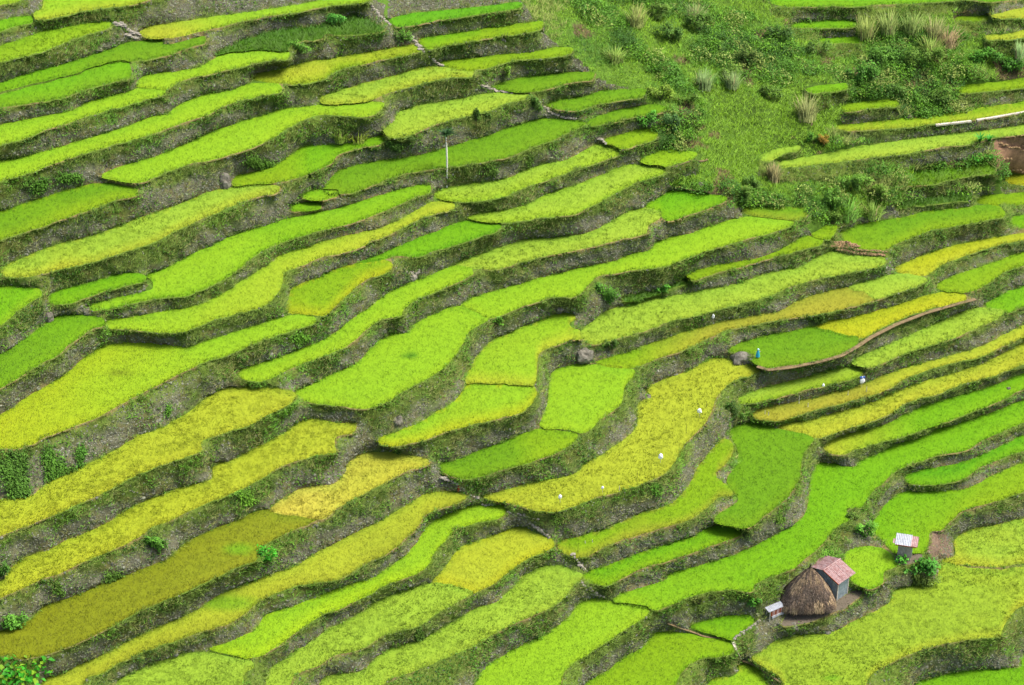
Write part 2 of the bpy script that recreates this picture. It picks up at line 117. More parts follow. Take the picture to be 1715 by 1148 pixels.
p73|yg|yv|R|351.6,1088.1 384.8,1075.1 419.8,1059.4 437.3,1043.6 442.6,1033.1 472.3,1022.6 524.8,1003.4 559.8,989.4 600,975.4 612.5,973.7 647.5,954.4 675.5,933.4 696.4,912.4 706.9,894.9 717.4,877.4 748.9,861.7 783.9,849.5 811.9,847.7 845.1,849.5 845.1,861.7 818.9,870.4 787.4,877.4 755.9,891.4 745.4,905.4 727.9,922.9 717.4,943.9 706.9,954.4 689.4,964.9 647.5,978.9 612.5,998.1 560,1022.6 542.3,1027.9 507.3,1050.6 472.3,1076.9 437.3,1097.9 416.3,1102.1 377.8,1094.4|narrow vivid lime rice terrace snaking up to centre
p74|lg|lg|R|171.4,1157.3 195.9,1143.3 227.4,1125.8 272.9,1105.6 314.9,1094.4 349.9,1094.4 384.8,1100.7 419.8,1106.6 424,1117.1 409.3,1129.3 388.3,1157.3|pale green rice field at bottom left of centre
p75|y|oy|R|80.5,1157.3 70,1143.3 105,1127.6 139.9,1111.8 192.4,1087.4 244.9,1059.4 297.4,1038.4 332.4,1020.9 349.9,1008.6 384.8,989.4 437.3,968.4 489.8,950.9 524.8,929.9 559.8,912.4 600,891.4 630,877.4 665,856.5 699.9,835.5 717.4,826.7 769.9,825 780.4,832 769.9,840.7 734.9,853 710.4,863.5 699.9,880.9 675.5,905.4 647.5,926.4 612.5,943.9 577.5,964.9 560,971.9 524.8,975.4 489.8,982.4 437.3,1005.1 412.8,1024.4 384.8,1043.6 332.4,1059.4 297.4,1071.6 244.9,1089.1 209.9,1104.9 167.9,1127.6 139.9,1139.8 122.4,1157.3|long olive green and yellow rice terrace, lower left
p76|ob|oy|R|-10.5,1064.6 0,1059.4 52.5,1038.4 70,1019.1 122.4,999.9 174.9,977.2 227.4,957.9 279.9,936.9 304.4,915.9 332.4,898.4 384.8,877.4 419.8,861.7 456.6,854 489.8,859.6 533.5,866.3 524.8,873.9 489.8,887.9 454.8,905.4 433.8,915.9 430.3,936.9 402.3,947.4 349.9,971.9 297.4,996.4 244.9,1017.4 192.4,1045.4 139.9,1071.6 87.5,1092.6 35,1103.1 10.5,1097.9 -10.5,1092.6|long brownish olive ripe rice terrace, lower left
p77|Og|y|R|454.8,854.4 475.8,835.5 507.3,818 559.8,811 577.3,793.5 584.3,776 600,767.2 595,765.5 623,758.5 654.5,757.8 682.4,763.7 717.4,770.7 719.2,777.7 682.4,788.2 647.5,805.7 612.5,825 560,854.7 540.5,869 507.3,865.6|orange gold ripe rice plot with pointed yellow green head
p78|yl|y|L|-10.5,980.7 0,975.4 28,943.9 52.5,931.7 87.5,919.4 105,908.9 157.4,887.9 192.4,868.7 227.4,847.7 262.4,832 314.9,814.5 356.9,800.5 358.6,779.5 384.8,773.9 419.8,755.3 454.8,737.9 479.3,723.9 496.8,709.9 524.8,703.6 559.8,708.1 594.8,711.6 591.3,723.9 563.3,730.9 559.8,741.3 561.5,755.3 559.8,758.5 524.8,763.7 472.3,779.5 444.3,797 419.8,811 384.8,826.7 349.9,840.7 314.9,856.5 279.9,873.9 251.9,882.7 237.9,894.9 209.9,910.7 174.9,926.4 139.9,940.4 105,957.9 70,970.2 35,985.9 0,1001.6 -10.5,1006.2|long yellow rice terrace with flattened stalks, hooked right end
p79|yl|y|L|-10.5,839 0,837.2 52.5,830.2 87.5,804 139.9,781.2 174.9,763.7 192.4,755.3 227.4,734.3 279.9,713.4 307.9,695.9 332.4,678.4 349.9,664.4 377.8,650.4 412.8,648.6 472.3,653.9 493.3,659.1 489.8,671.4 454.8,690.6 419.8,709.9 367.3,727.4 335.9,741.3 335.9,755.3 314.9,763.7 262.4,781.2 227.4,795.2 192.4,814.5 157.4,832 122.4,847.7 70,870.4 35,884.4 0,896.7 -10.5,899.1|wide golden rice terrace beneath the highest mossy wall, left
p80|g|ygd|R|976.3,963.2 1014.8,949.2 1067.3,928.2 1119.8,910.7 1160,898.4 1197.2,880.9 1220,881.6 1240.9,887.9 1239.2,896.7 1220,903.7 1185,915.9 1150,928.2 1115,940.4 1084.8,947.4 1049.8,964.9 1014.8,979.6 979.8,971.9|slim green rice terrace between ochre one and winding green one
p81|gv|gv|R|652.7,35 682.4,24.5 734.9,19.2 804.9,12.2 857.4,5.2 874.9,7 873.1,12.2 839.9,17.5 787.4,26.2 734.9,33.2 689.4,42 665,43.7|topmost slim green rice strip right of the stepped path
p82|g|ygd|R|701.7,66.5 717.4,63 769.9,56 822.4,47.2 874.9,40.2 909.9,37.8 906.4,47.2 874.9,54.2 839.9,59.5 787.4,68.2 734.9,78.7 713.9,80.5|second slim green rice strip right of the stepped path
p83|ygd|ygd|R|738.4,105 787.4,98 839.9,92.7 892.4,87.5 944.8,79.8 958.8,82.2 955.3,89.2 909.9,96.2 857.4,101.5 804.9,115.5 776.9,117.2 748.9,110.2|third slim green rice strip right of the stepped path
p84|gd|gd|R|825.9,145.2 857.4,134.7 892.4,129.4 944.8,122.4 995.6,124.2 993.8,131.2 962.3,136.4 937.8,141.7 902.9,152.2 867.9,153.9 839.9,150.4|fourth slim rice strip right of path, above the pale track
p85|gd|gd|R|915.1,174.9 937.8,167.9 979.8,160.9 1014.8,152.2 1056.8,150.4 1081.3,150.4 1077.8,160.9 1042.8,166.2 997.3,174.9 962.3,184.7 930.8,181.9|fifth slim rice strip, touching the wild hillside
p86|gd|gd|R|981.6,205.4 1000.8,195.9 1049.8,181.9 1102.3,176.7 1119.8,181.9 1102.3,188.9 1067.3,194.2 1014.8,206.4 990.3,209.9|dull green rice tongue between palm terrace and wild hillside
p87|ygd|ygd|R|1011.3,236.2 1049.8,223.9 1081.3,216.9 1102.3,223.9 1095.3,232.7 1067.3,243.1 1046.3,249.1 1014.8,241.4|small oval green plot left of the bluish shrub
p88|ygd|yg|R|1073,269.4 1094,257.1 1115,250.1 1136,251.9 1167.5,257.1 1164,263.1 1136,272.9 1115,279.9 1094,276.4|small lime plot ending on the little pale footpath
p89|lg|yg|R|727.9,327.1 731.4,320.1 769.9,311.4 822.4,304.4 857.4,297.4 874.9,286.9 909.9,276.4 951.8,267.6 979.8,251.9 1000.8,243.1 1037.6,250.1 1037.6,257.1 997.3,272.9 962.3,283.4 927.3,297.4 874.9,314.9 839.9,330.6 804.9,335.9 769.9,337.6 738.4,332.4|pale lime rice terrace in front of the tall palm
p90|lg|yg|R|783.9,363.8 822.4,355.1 874.9,346.4 909.9,328.9 962.3,311.4 1007.8,293.9 1049.8,278.1 1077.8,276.4 1112.8,281.6 1112.8,288.6 1067.3,304.4 1032.3,321.9 1007.8,335.9 979.8,349.9 962.3,357.6 892.4,365.6 839.9,372.6 804.9,370.8|pale lime rice terrace two steps below the tall palm
p91|gv|g|R|1289.9,3.5 1296.9,-14 1730.7,-17.5 1730.7,1.7 1674.8,0.7 1604.8,0 1534.8,4.2 1464.9,7.7 1412.4,9.8 1359.9,10.5 1310.9,9.8|flat green rice strip along the top edge, right
p92|gv|g|R|1324.9,43.7 1342.4,37.8 1377.4,36.7 1429.9,36.7 1433.4,43.7 1394.9,46.2 1352.9,46.2|short green rice strip left of the silvery reed thicket
p93|g|g|R|1366.9,70 1373.9,65.8 1412.4,63.7 1443.9,63.7 1445.6,70 1412.4,71.7 1377.4,71.7|shorter green rice strip just below, left of reed thicket
p94|y|y|R|1660.8,26.2 1674.8,22.7 1730.7,21 1730.7,30.8 1674.8,30.8|upper yellow rice sliver at right edge near top
p95|y|y|R|1650.3,61.2 1674.8,58.8 1730.7,57.7 1730.7,65.8 1674.8,65.8 1653.8,64.7|lower yellow rice sliver at right edge near top
p96|g|g|R|1349.4,150.4 1366.9,145.2 1394.9,142.7 1417.6,141.7 1418.7,148.7 1394.9,152.2 1359.9,154.6|tiny green plot above the pale plume grass clump
p97|ygd|ygd|R|1408.9,178.4 1419.4,173.2 1464.9,169.7 1503.3,167.9 1505.1,175.6 1464.9,180.2 1429.9,185.4 1412.4,185.4|small green rice strip right of the pale plume grass clump
p98|ygd|ygd|R|1604.8,148.7 1622.3,142.7 1674.8,138.2 1730.7,132.9 1730.7,146.9 1674.8,150.4 1632.8,153.9 1608.3,153.9|lime rice strip at right edge above the concrete path
p99|ygd|y|R|1398.4,211.7 1429.9,208.2 1464.9,204.7 1517.3,199.4 1569.8,194.2 1622.3,185.4 1674.8,176.7 1715,171.4 1730.7,169.7 1730.7,185.4 1674.8,194.2 1632.8,200.1 1566.3,206.4 1517.3,212.7 1464.9,216.2 1412.4,217.6|narrow lime rice terrace behind the concrete path
p100|lg|lg|R|1300.4,272.9 1324.9,267.6 1377.4,258.9 1429.9,248.4 1482.3,239.7 1534.8,232.7 1587.3,225.7 1639.8,220.4 1715,209.2 1730.7,206.4 1730.7,220.4 1715,223.9 1660.8,230.9 1622.3,241.4 1569.8,246.6 1517.3,257.1 1464.9,262.4 1412.4,269.4 1359.9,276.4 1324.9,279.9 1307.4,279.9|long pale lime rice terrace ending at the earth slide
p101|lg|lg|R|1272.4,264.1 1289.9,253.6 1324.9,244.9 1338.9,244.9 1338.9,250.1 1310.9,257.1 1296.9,265.9 1279.4,269.4|small pale sliver of rice by the orange brown bush
p102|g|gd|V|1517.3,307.9 1534.8,288.6 1587.3,284.1 1657.3,277.1 1666,288.6 1639.8,292.1 1587.3,300.9 1552.3,309.6|grassy fallow terrace left of the earth slide
p103|Y|Y|R|1680,297.4 1688.8,293.9 1715,293.2 1730.7,292.1 1730.7,307.9 1692.3,307.9|small yellow rice sliver under the earth slide
p104|gd|oy|R|1242.7,353.4 1254.9,346.4 1289.9,348.1 1352.9,351.6 1350.1,362.1 1338.9,367.3 1307.4,365.6 1254.9,360.3|small dull green rice plot under the wild shrubs
p105|v|v|V|1503.3,348.1 1517.3,341.1 1569.8,332.4 1625.8,325.4 1627.5,332.4 1587.3,337.6 1534.8,344.6|thin weedy ledge under the fallow terrace
p106|v|v|V|1041,499.9 1077.8,491.2 1109.3,487.7 1133.8,475.5 1154.8,465.7 1153.5,472 1132.5,479 1115,486.7 1084.8,498.2 1049.8,504.1|thin weedy ledge below the leafy bank, right of centre
p107|dirt|dirt|D|1310.9,1045.4 1317.9,1027.9 1324.9,1015.6 1359.9,1008.6 1394.9,1005.1 1418.7,995.7 1429.9,989.4 1443.9,989.4 1440.4,998.1 1426.4,1008.6 1412.4,1019.1 1384.4,1029.6 1359.9,1040.1 1338.9,1045.4|bare earth platform under the thatched hut
p108|dirt|dirt|D|1499.8,942.5 1501.2,930.6 1517.3,927.8 1533.1,927.8 1543.6,928.5 1542.5,936.9 1531.3,942.5 1513.8,945.3|bare earth patch under the small raised shed
p109|ygd|ygd|R|1599.5,32.9 1604.8,29.4 1632.8,28.7 1659,28 1660.1,32.2 1622.3,34.6|thin lime sliver left of the upper yellow sliver, top right
"""
# ---------------------------------------------------------------- helpers
def lin(c):
    c = np.asarray(c, float) / 255.0
    return np.where(c <= 0.04045, c / 12.92, ((c + 0.055) / 1.055) ** 2.4)
ALB = 0.47     # display value of a lit surface -> albedo
COL = {k: lin(v) * ALB * np.array([1.06, 1, .35]) for k, v in dict(
    yg=(155, 208, 60), ygd=(142, 190, 36), y=(190, 206, 54), Y=(192, 204, 32), yl=(190, 206, 50), lg=(170, 208, 62), lgy=(168, 202, 54),
    g=(124, 192, 26), gd=(117, 174, 34), gv=(106, 186, 26), oy=(162, 180, 44), ob=(142, 156, 40), Og=(220, 214, 84),
    oc=(178, 182, 56), gy=(134, 182, 36), yv=(168, 220, 50), v=(92, 152, 44), dirt=(124, 116, 102)).items()}
for q_ in ('y', 'yl', 'lg', 'lgy', 'Og', 'Y', 'oy', 'oc'): COL[q_] = COL[q_] * np.array([.95, 1.0, 2.6])
COL['dirt'] = lin((118, 108, 92)) * .6
MULT = {}
sp, cp = math.sin(PITCH), math.cos(PITCH)
def ray(u, v):
    x = (np.asarray(u, float) - PW / 2) / F
    y = -(np.asarray(v, float) - PH / 2) / F
    return x, cp + y * sp, -sp + y * cp
def slope(u, v):
    a, b, c = ray(u, v)
    return -c / np.hypot(a, b)
def unproj(u, v, z):
    a, b, c = ray(u, v)
    t = (np.asarray(z, float) - CAMZ) / c
    return np.stack([a * t, b * t, np.broadcast_to(z, np.shape(t)) * 1.0], -1)

def hashv(ix, iy, iz, seed):
    h = (ix * 374761393 + iy * 668265263 + iz * 2147483647 + seed * 1274126177) & 0xffffffff
    h = ((h ^ (h >> 13)) * 1274126177) & 0xffffffff
    return ((h ^ (h >> 16)) & 0xffff) / 65535.0
def noise3(p, scale, seed=0):
    q = np.asarray(p, float) * scale
    i = np.floor(q).astype(np.int64); f = q - i; f = f * f * (3 - 2 * f)
    r = 0
    for dx in (0, 1):
        for dy in (0, 1):
            for dz in (0, 1):
                w = (f[:, 0] if dx else 1 - f[:, 0]) * (f[:, 1] if dy else 1 - f[:, 1]) * (f[:, 2] if dz else 1 - f[:, 2])
                r = r + w * hashv(i[:, 0] + dx, i[:, 1] + dy, i[:, 2] + dz, seed)
    return r
def fbm(p, scale, seed=0, octv=3):
    s, a, r = 0, 1, 0
    for o in range(octv):
        s = s + a * noise3(p, scale * 2 ** o, seed + o); r += a; a *= .5
    return s / r

def mesh_obj(name, V, Fc, mat, parent=None, col=None, smooth=False, attrs=None, kind=None, nrm=None):
    """V (n,3), Fc (m,3|4) or list of arrays"""
    me = bpy.data.meshes.new(name)
    V = np.asarray(V, np.float32); Fc = np.asarray(Fc, np.int32)
    if nrm is not None:                                  # turn the leaf faces to the open side of the valley
        fnn = np.cross(V[Fc[:, 1]] - V[Fc[:, 0]], V[Fc[:, 2]] - V[Fc[:, 0]])
        bk = fnn @ np.array([0, -.8, .6]) < 0; Fc = Fc.copy(); Fc[bk] = Fc[bk][:, ::-1]
    m, k = Fc.shape
    me.vertices.add(len(V)); me.vertices.foreach_set('co', V.ravel())
    me.loops.add(m * k); me.loops.foreach_set('vertex_index', Fc.ravel())
    me.polygons.add(m); me.polygons.foreach_set('loop_start', np.arange(0, m * k, k, dtype=np.int32))
    me.polygons.foreach_set('use_smooth', np.full(m, smooth, bool))
    me.update(calc_edges=True)
    if col is not None:
        a = me.color_attributes.new('Col', 'FLOAT_COLOR', 'POINT')
        c = np.ones((len(V), 4), np.float32); c[:, :3] = col
        a.data.foreach_set('color', c.ravel())
    for n_, d_ in (attrs or {}).items():
        a = me.attributes.new(n_, 'FLOAT', 'POINT'); a.data.foreach_set('value', np.asarray(d_, np.float32))
    if nrm is not None:                                  # leaf canopies shade as one soft surface
        me.polygons.foreach_set('use_smooth', np.ones(m, bool))
        me.normals_split_custom_set_from_vertices(nrm.tolist())
    me.materials.append(mat)
    o = bpy.data.objects.new(name, me)
    scene.collection.objects.link(o)
    if parent is not None: o.parent = parent
    if kind: o['kind'] = kind
    return o
def upn(n, s=.35, out=None):
    v = rng.normal(0, s, (n, 3)); v[:, 2] = 1
    if out is not None: v[:, :2] += out[:, :2]
    return v / np.linalg.norm(v, axis=1, keepdims=True)
def tag(o, label=None, cat=None, group=None, kind=None):
    if label: o['label'] = label
    if cat: o['category'] = cat
    if group: o['group'] = group
    if kind: o['kind'] = kind
    return o
def empty(name, loc=(0, 0, 0), rz=0.0):
    o = bpy.data.objects.new(name, None); scene.collection.objects.link(o)
    o.location = loc; o.rotation_euler = (0, 0, rz); o.empty_display_size = .3
    return o

# ---------------------------------------------------------------- materials
def new_mat(name):
    m = bpy.data.materials.new(name); m.use_nodes = True
    nt = m.node_tree; nt.nodes.clear()
    return m, nt, nt.nodes, nt.links
def N(nodes, t, **kw):
    n = nodes.new(t)
    for k, v in kw.items(): setattr(n, k, v)
    return n
def plant_mat(name, transl=0.35, rough=0.6, spec=0.25):
    m, nt, n, l = new_mat(name)
    at = N(n, 'ShaderNodeAttribute', attribute_name='Col')
    b = N(n, 'ShaderNodeBsdfPrincipled'); b.inputs['Roughness'].default_value = rough
    b.inputs['Specular IOR Level'].default_value = spec
    tr = N(n, 'ShaderNodeBsdfTranslucent'); mx = N(n, 'ShaderNodeMixShader'); mx.inputs[0].default_value = transl
    o = N(n, 'ShaderNodeOutputMaterial')
    l.new(at.outputs['Color'], b.inputs['Base Color']); l.new(at.outputs['Color'], tr.inputs[0])
    l.new(b.outputs[0], mx.inputs[1]); l.new(tr.outputs[0], mx.inputs[2]); l.new(mx.outputs[0], o.inputs[0])
    return m
def solid_mat(name, c, rough=0.8, spec=0.2, metal=0.0, nscale=0, namp=0.3, c2=None, bump=0.0, attr=None):
    m, nt, n, l = new_mat(name)
    b = N(n, 'ShaderNodeBsdfPrincipled'); b.inputs['Roughness'].default_value = rough
    b.inputs['Specular IOR Level'].default_value = spec; b.inputs['Metallic'].default_value = metal
    o = N(n, 'ShaderNodeOutputMaterial'); l.new(b.outputs[0], o.inputs[0])
    if nscale:
        tc = N(n, 'ShaderNodeTexCoord'); no = N(n, 'ShaderNodeTexNoise'); no.inputs['Scale'].default_value = nscale
        no.inputs['Detail'].default_value = 6; no.inputs['Roughness'].default_value = .65
        l.new(tc.outputs['Object'], no.inputs['Vector'])
        cr = N(n, 'ShaderNodeValToRGB'); cr.color_ramp.elements[0].position = .35; cr.color_ramp.elements[1].position = .65
        a = c2 if c2 is not None else tuple(x * (1 - namp) for x in c)
        cr.color_ramp.elements[0].color = (*a, 1); cr.color_ramp.elements[1].color = (*c, 1)
        l.new(no.outputs['Fac'], cr.inputs[0]); l.new(cr.outputs[0], b.inputs['Base Color'])
        if bump:
            bp = N(n, 'ShaderNodeBump'); bp.inputs['Strength'].default_value = bump; bp.inputs['Distance'].default_value = .05
            l.new(no.outputs['Fac'], bp.inputs['Height']); l.new(bp.outputs[0], b.inputs['Normal'])
    else:
        b.inputs['Base Color'].default_value = (*c, 1)
    return m
def vcol_mat(name, rough=0.9, spec=0.15, nscale=3.0, lo=0.75, hi=1.25, bump=0.4):
    """attribute colour times a procedural grain"""
    m, nt, n, l = new_mat(name)
    at = N(n, 'ShaderNodeAttribute', attribute_name='Col')
    tc = N(n, 'ShaderNodeTexCoord'); no = N(n, 'ShaderNodeTexNoise'); no.inputs['Scale'].default_value = nscale
    no.inputs['Detail'].default_value = 5; no.inputs['Roughness'].default_value = .7
    l.new(tc.outputs['Object'], no.inputs['Vector'])
    mr = N(n, 'ShaderNodeMapRange'); mr.inputs['From Min'].default_value = .3; mr.inputs['From Max'].default_value = .7
    mr.inputs['To Min'].default_value = lo; mr.inputs['To Max'].default_value = hi
    l.new(no.outputs['Fac'], mr.inputs['Value'])
    mx = N(n, 'ShaderNodeVectorMath', operation='SCALE'); l.new(at.outputs['Color'], mx.inputs[0]); l.new(mr.outputs[0], mx.inputs['Scale'])
    b = N(n, 'ShaderNodeBsdfPrincipled'); b.inputs['Roughness'].default_value = rough; b.inputs['Specular IOR Level'].default_value = spec
    l.new(mx.outputs[0], b.inputs['Base Color'])
    bp = N(n, 'ShaderNodeBump'); bp.inputs['Strength'].default_value = bump; bp.inputs['Distance'].default_value = .08
    l.new(no.outputs['Fac'], bp.inputs['Height']); l.new(bp.outputs[0], b.inputs['Normal'])
    o = N(n, 'ShaderNodeOutputMaterial'); l.new(b.outputs[0], o.inputs[0])
    return m
M_rice = plant_mat('rice_leaf', .45)
M_leaf = plant_mat('wild_leaf', .25)
M_bed = vcol_mat('rice_bed', nscale=7.0, lo=.86, hi=1.12, bump=.3)
M_wall = vcol_mat('wall_earth_and_moss', nscale=5.0, lo=.55, hi=1.35, bump=.8)
M_stone = vcol_mat('field_stone', nscale=9.0, lo=.75, hi=1.2, bump=.5, rough=.85)
M_slope = vcol_mat('hill_soil', nscale=2.0, lo=.6, hi=1.3)

# ---------------------------------------------------------------- traced terraces -> levels
def catmull(P, step):
    P = np.asarray(P, float); n = len(P); out = []
    for i in range(n):
        p0, p1, p2, p3 = P[i - 1], P[i], P[(i + 1) % n], P[(i + 2) % n]
        def kd(a, b): return max(np.hypot(*(b - a)) ** .5, 1e-3)
        t1 = kd(p0, p1); t2 = t1 + kd(p1, p2); t3 = t2 + kd(p2, p3)
        m = max(1, int(round(np.hypot(*(p2 - p1)) / step)))
        t = t1 + (t2 - t1) * np.arange(m) / m; t = t[:, None]
        A1 = (t1 - t) / t1 * p0 + t / t1 * p1
        A2 = (t2 - t) / (t2 - t1) * p1 + (t - t1) / (t2 - t1) * p2
        A3 = (t3 - t) / (t3 - t2) * p2 + (t - t2) / (t3 - t2) * p3
        B1 = (t2 - t) / t2 * A1 + t / t2 * A2
        B2 = (t3 - t) / (t3 - t1) * A2 + (t - t1) / (t3 - t1) * A3
        out.append((t2 - t) / (t2 - t1) * B1 + (t - t1) / (t2 - t1) * B2)
    return np.concatenate(out)
EXT = 150.0
RX0, RY0 = -200, -200
RW, RH = int(PW) + 400, int(PH) + 400
rows = []
for ln in PADDIES.strip().split('\n'):
    i_, c1, c2, ty, pts, ph = ln.split('|')
    P = np.array([[float(x) for x in q.split(',')] for q in pts.split()])
    q = P.copy()                                        # terraces run on past the frame
    m = P[:, 0] < -5; q[m, 0] -= EXT; q[m, 1] += EXT * .34
    m = P[:, 0] > PW + 8; q[m, 0] += EXT; q[m, 1] -= EXT * .2
    m = (P[:, 1] > PH + 6) & (P[:, 0] > 0); q[m, 1] += 120
    rows.append(dict(id=i_, c1=c1, c2=c2, ty=ty, P=q, ph=ph))
NP = len(rows)
def fill(P, lab, val):
    x0, y0 = np.floor(P.min(0)).astype(int); x1, y1 = np.ceil(P.max(0)).astype(int)
    x0 = max(x0, RX0); y0 = max(y0, RY0); x1 = min(x1, RX0 + RW - 1); y1 = min(y1, RY0 + RH - 1)
    xs = np.arange(x0, x1 + 1)
    A = P; B = np.roll(P, -1, 0)
    for y in range(y0, y1 + 1):
        yy = y + .01
        m = (A[:, 1] > yy) != (B[:, 1] > yy)
        if not m.any(): continue
        a, b = A[m], B[m]
        xc = np.sort(a[:, 0] + (yy - a[:, 1]) / (b[:, 1] - a[:, 1]) * (b[:, 0] - a[:, 0]))
        for k in range(0, len(xc) - 1, 2):
            s, e = int(np.ceil(xc[k])), int(np.floor(xc[k + 1]))
            s = max(s, x0); e = min(e, x1)
            if e >= s: lab[y - RY0, s - RX0:e - RX0 + 1] = val
lab = np.full((RH, RW), -1, np.int32)
for k, r in enumerate(rows):
    r['B'] = catmull(r['P'], 5.0)
    nb = r['B']                                        # uneven hand-built edges
    q3 = np.c_[nb * 1.0, np.zeros(len(nb))]
    r['B'] = nb + (np.c_[noise3(q3, .09, 3), noise3(q3, .09, 9)] - .5) * np.array([2.4, 2.6])
    nb = r['B']; T = np.roll(nb, -1, 0) - np.roll(nb, 1, 0); ar_ = np.sum(nb[:, 0] * np.roll(nb[:, 1], -1) - np.roll(nb[:, 0], -1) * nb[:, 1])
    r['B'] = nb + np.c_[T[:, 1], -T[:, 0]] / (np.hypot(T[:, 0], T[:, 1])[:, None] + 1e-6) * (.9 if ar_ > 0 else -.9)
    fill(r['B'], lab, k)
# column gaps -> level differences
pairs = {}
for x in range(0, RW, 3):
    col = lab[:, x]
    ch = np.flatnonzero(np.diff(col)) + 1
    seg = np.concatenate([[0], ch, [RH]])
    prev = None
    for s, e in zip(seg[:-1], seg[1:]):
        v = col[s]
        if v < 0: continue
        if prev is not None and prev[0] != v:
            pairs.setdefault((prev[0], v), []).append((x + RX0, prev[1] + RY0, s + RY0))
        prev = (v, e)
eqA, eqb, eqw, eqp = [], [], [], []
for (i, j), L in pairs.items():
    if len(L) < 4: continue
    L = np.array(L, float); g = L[:, 2] - L[:, 1]
    o = np.argsort(g); sel = L[o[len(o) // 2]]           # the median gap
    gap = sel[2] - sel[1]
    if gap > 160: continue
    eff = gap if gap < 48 else 48 + (gap - 48) * .6
    a = slope(sel[0], sel[1]); b = slope(sel[0], sel[1] + max(eff, 1.0) * .92)
    eqA.append((i, j)); eqb.append(math.log(b / a)); eqp.append(gap)
    eqw.append(math.sqrt(min(len(L), 80)) * (1 if gap < 60 else .3))
ids = {r['id']: k for k, r in enumerate(rows)}
A = np.zeros((len(eqA) + 1 + NP, NP)); bb = np.zeros(len(eqA) + 1 + NP); ww = np.ones(len(eqA) + 1 + NP)
for n_, (i, j) in enumerate(eqA):
    A[n_, i] = -1; A[n_, j] = 1; bb[n_] = eqb[n_]; ww[n_] = eqw[n_]
A[len(eqA), ids['p107']] = 1; bb[len(eqA)] = math.log(99.4); ww[len(eqA)] = 50
for k in range(NP): A[len(eqA) + 1 + k, k] = 1; bb[len(eqA) + 1 + k] = math.log(88); ww[len(eqA) + 1 + k] = .01
w = ww.copy()
for it in range(12):
    sol = np.linalg.lstsq(A * w[:, None], bb * w, rcond=None)[0]
    res = A @ sol - bb
    w = ww / np.sqrt(1 + (res / .004) ** 2); w[len(eqA)] = 50
LZ = CAMZ - np.exp(sol)                                 # world height of every terrace
for a_, b_ in (('p76', 'p77'), ('p49', 'p50'), ('p71', 'p72'), ('p39', 'p39b'), ('p63', 'p64'), ('p30', 'p31')): LZ[ids[a_]] = LZ[ids[b_]] = (LZ[ids[a_]] + LZ[ids[b_]]) / 2      # one level, two owners
for k, r in enumerate(rows): r['z'] = LZ[k]
if 'DEV' in globals():
    for n_, (i, j) in enumerate(eqA):
        if abs(res[n_]) * 90 > .7: print('RES', rows[i]['id'], rows[j]['id'], 'want %.2f got %.2f gap %.0f' % (bb[n_] * 90, (bb[n_] + res[n_]) * 90, eqp[n_]))
    print('z range', LZ.min(), LZ.max(), 'pairs', len(eqA), 'area', (lab >= 0).mean())
print('levels', round(time.time() - T0, 2))
# height of every pixel of the strips between terraces (harmonic, coarse to fine)
def solve_level(step, init, iters):
    L = lab[::step, ::step]
    H, Wd = L.shape
    fixed = L >= 0
    zz = np.zeros((H, Wd))
    zz[fixed] = LZ[L[fixed]]
    # far rim of the domain: plane through the terraces
    yy, xx = np.mgrid[0:H, 0:Wd] * step
    m = fixed
    if init is None:
        C = np.c_[np.ones(m.sum()), xx[m], yy[m]]
        pl = np.linalg.lstsq(C, zz[m], rcond=None)[0]
        solve_level.pl = pl
    pl = solve_level.pl
    plane = pl[0] + pl[1] * xx + pl[2] * yy
    z = plane.copy() if init is None else init
    z[fixed] = zz[fixed]
    bd = np.zeros_like(fixed); bd[0] = bd[-1] = True; bd[:, 0] = bd[:, -1] = True
    bd &= ~fixed; z[bd] = plane[bd]
    free = ~(fixed | bd)
    for it in range(iters):
        p = np.pad(z, 1, mode='edge')
        z2 = (p[:-2, 1:-1] + p[2:, 1:-1] + p[1:-1, :-2] + p[1:-1, 2:]) * .25
        z = np.where(free, z + 1.0 * (z2 - z), z)
    return z
z = solve_level(16, None, 600)
for st, itn in ((8, 250), (4, 120), (2, 60)):
    H, Wd = lab[::st, ::st].shape
    z = np.repeat(np.repeat(z, 2, 0), 2, 1)
    z = z[:H, :Wd] if z.shape[0] >= H and z.shape[1] >= Wd else np.pad(z, ((0, max(0, H - z.shape[0])), (0, max(0, Wd - z.shape[1]))), mode='edge')[:H, :Wd]
    z = solve_level(st, z, itn)
ZG = z                                                   # 2 px grid
def zat(u, v):
    x = np.clip((np.asarray(u) - RX0) / 2, 0, ZG.shape[1] - 1.001); y = np.clip((np.asarray(v) - RY0) / 2, 0, ZG.shape[0] - 1.001)
    i = x.astype(int); j = y.astype(int); fx = x - i; fy = y - j
    return (ZG[j, i] * (1 - fx) + ZG[j, i + 1] * fx) * (1 - fy) + (ZG[j + 1, i] * (1 - fx) + ZG[j + 1, i + 1] * fx) * fy
print('harmonic', round(time.time() - T0, 2))
# ---------------------------------------------------------------- one continuous terraced ground, cut into beds, walls and hillside
WILD = np.array([(868, -260), (872, 0), (905, 45), (955, 92), (1005, 132), (1062, 152), (1092, 176), (1110, 200), (1072, 226), (1068, 250), (1120, 262), (1172, 264),
                 (1112, 286), (1124, 312), (1190, 332), (1232, 346), (1345, 352), (1368, 372), (1405, 374), (1480, 352), (1645, 320), (1712, 292), (1960, 280), (1960, -260)], float)
wild = np.full((RH, RW), -1, np.int32); fill(WILD, wild, 1)
SLIDE = np.array([(1664, 233), (1700, 228), (1760, 225), (1900, 215), (1900, 300), (1700, 292), (1668, 285), (1662, 262)], float)
slide = np.full((RH, RW), -1, np.int32); fill(SLIDE, slide, 1)
EARTH = np.array([(1556, 892), (1580, 888), (1594, 905), (1598, 930), (1578, 938), (1560, 938), (1552, 925), (1560, 908)], float)
earth = np.full((RH, RW), -1, np.int32); fill(EARTH, earth, 1)
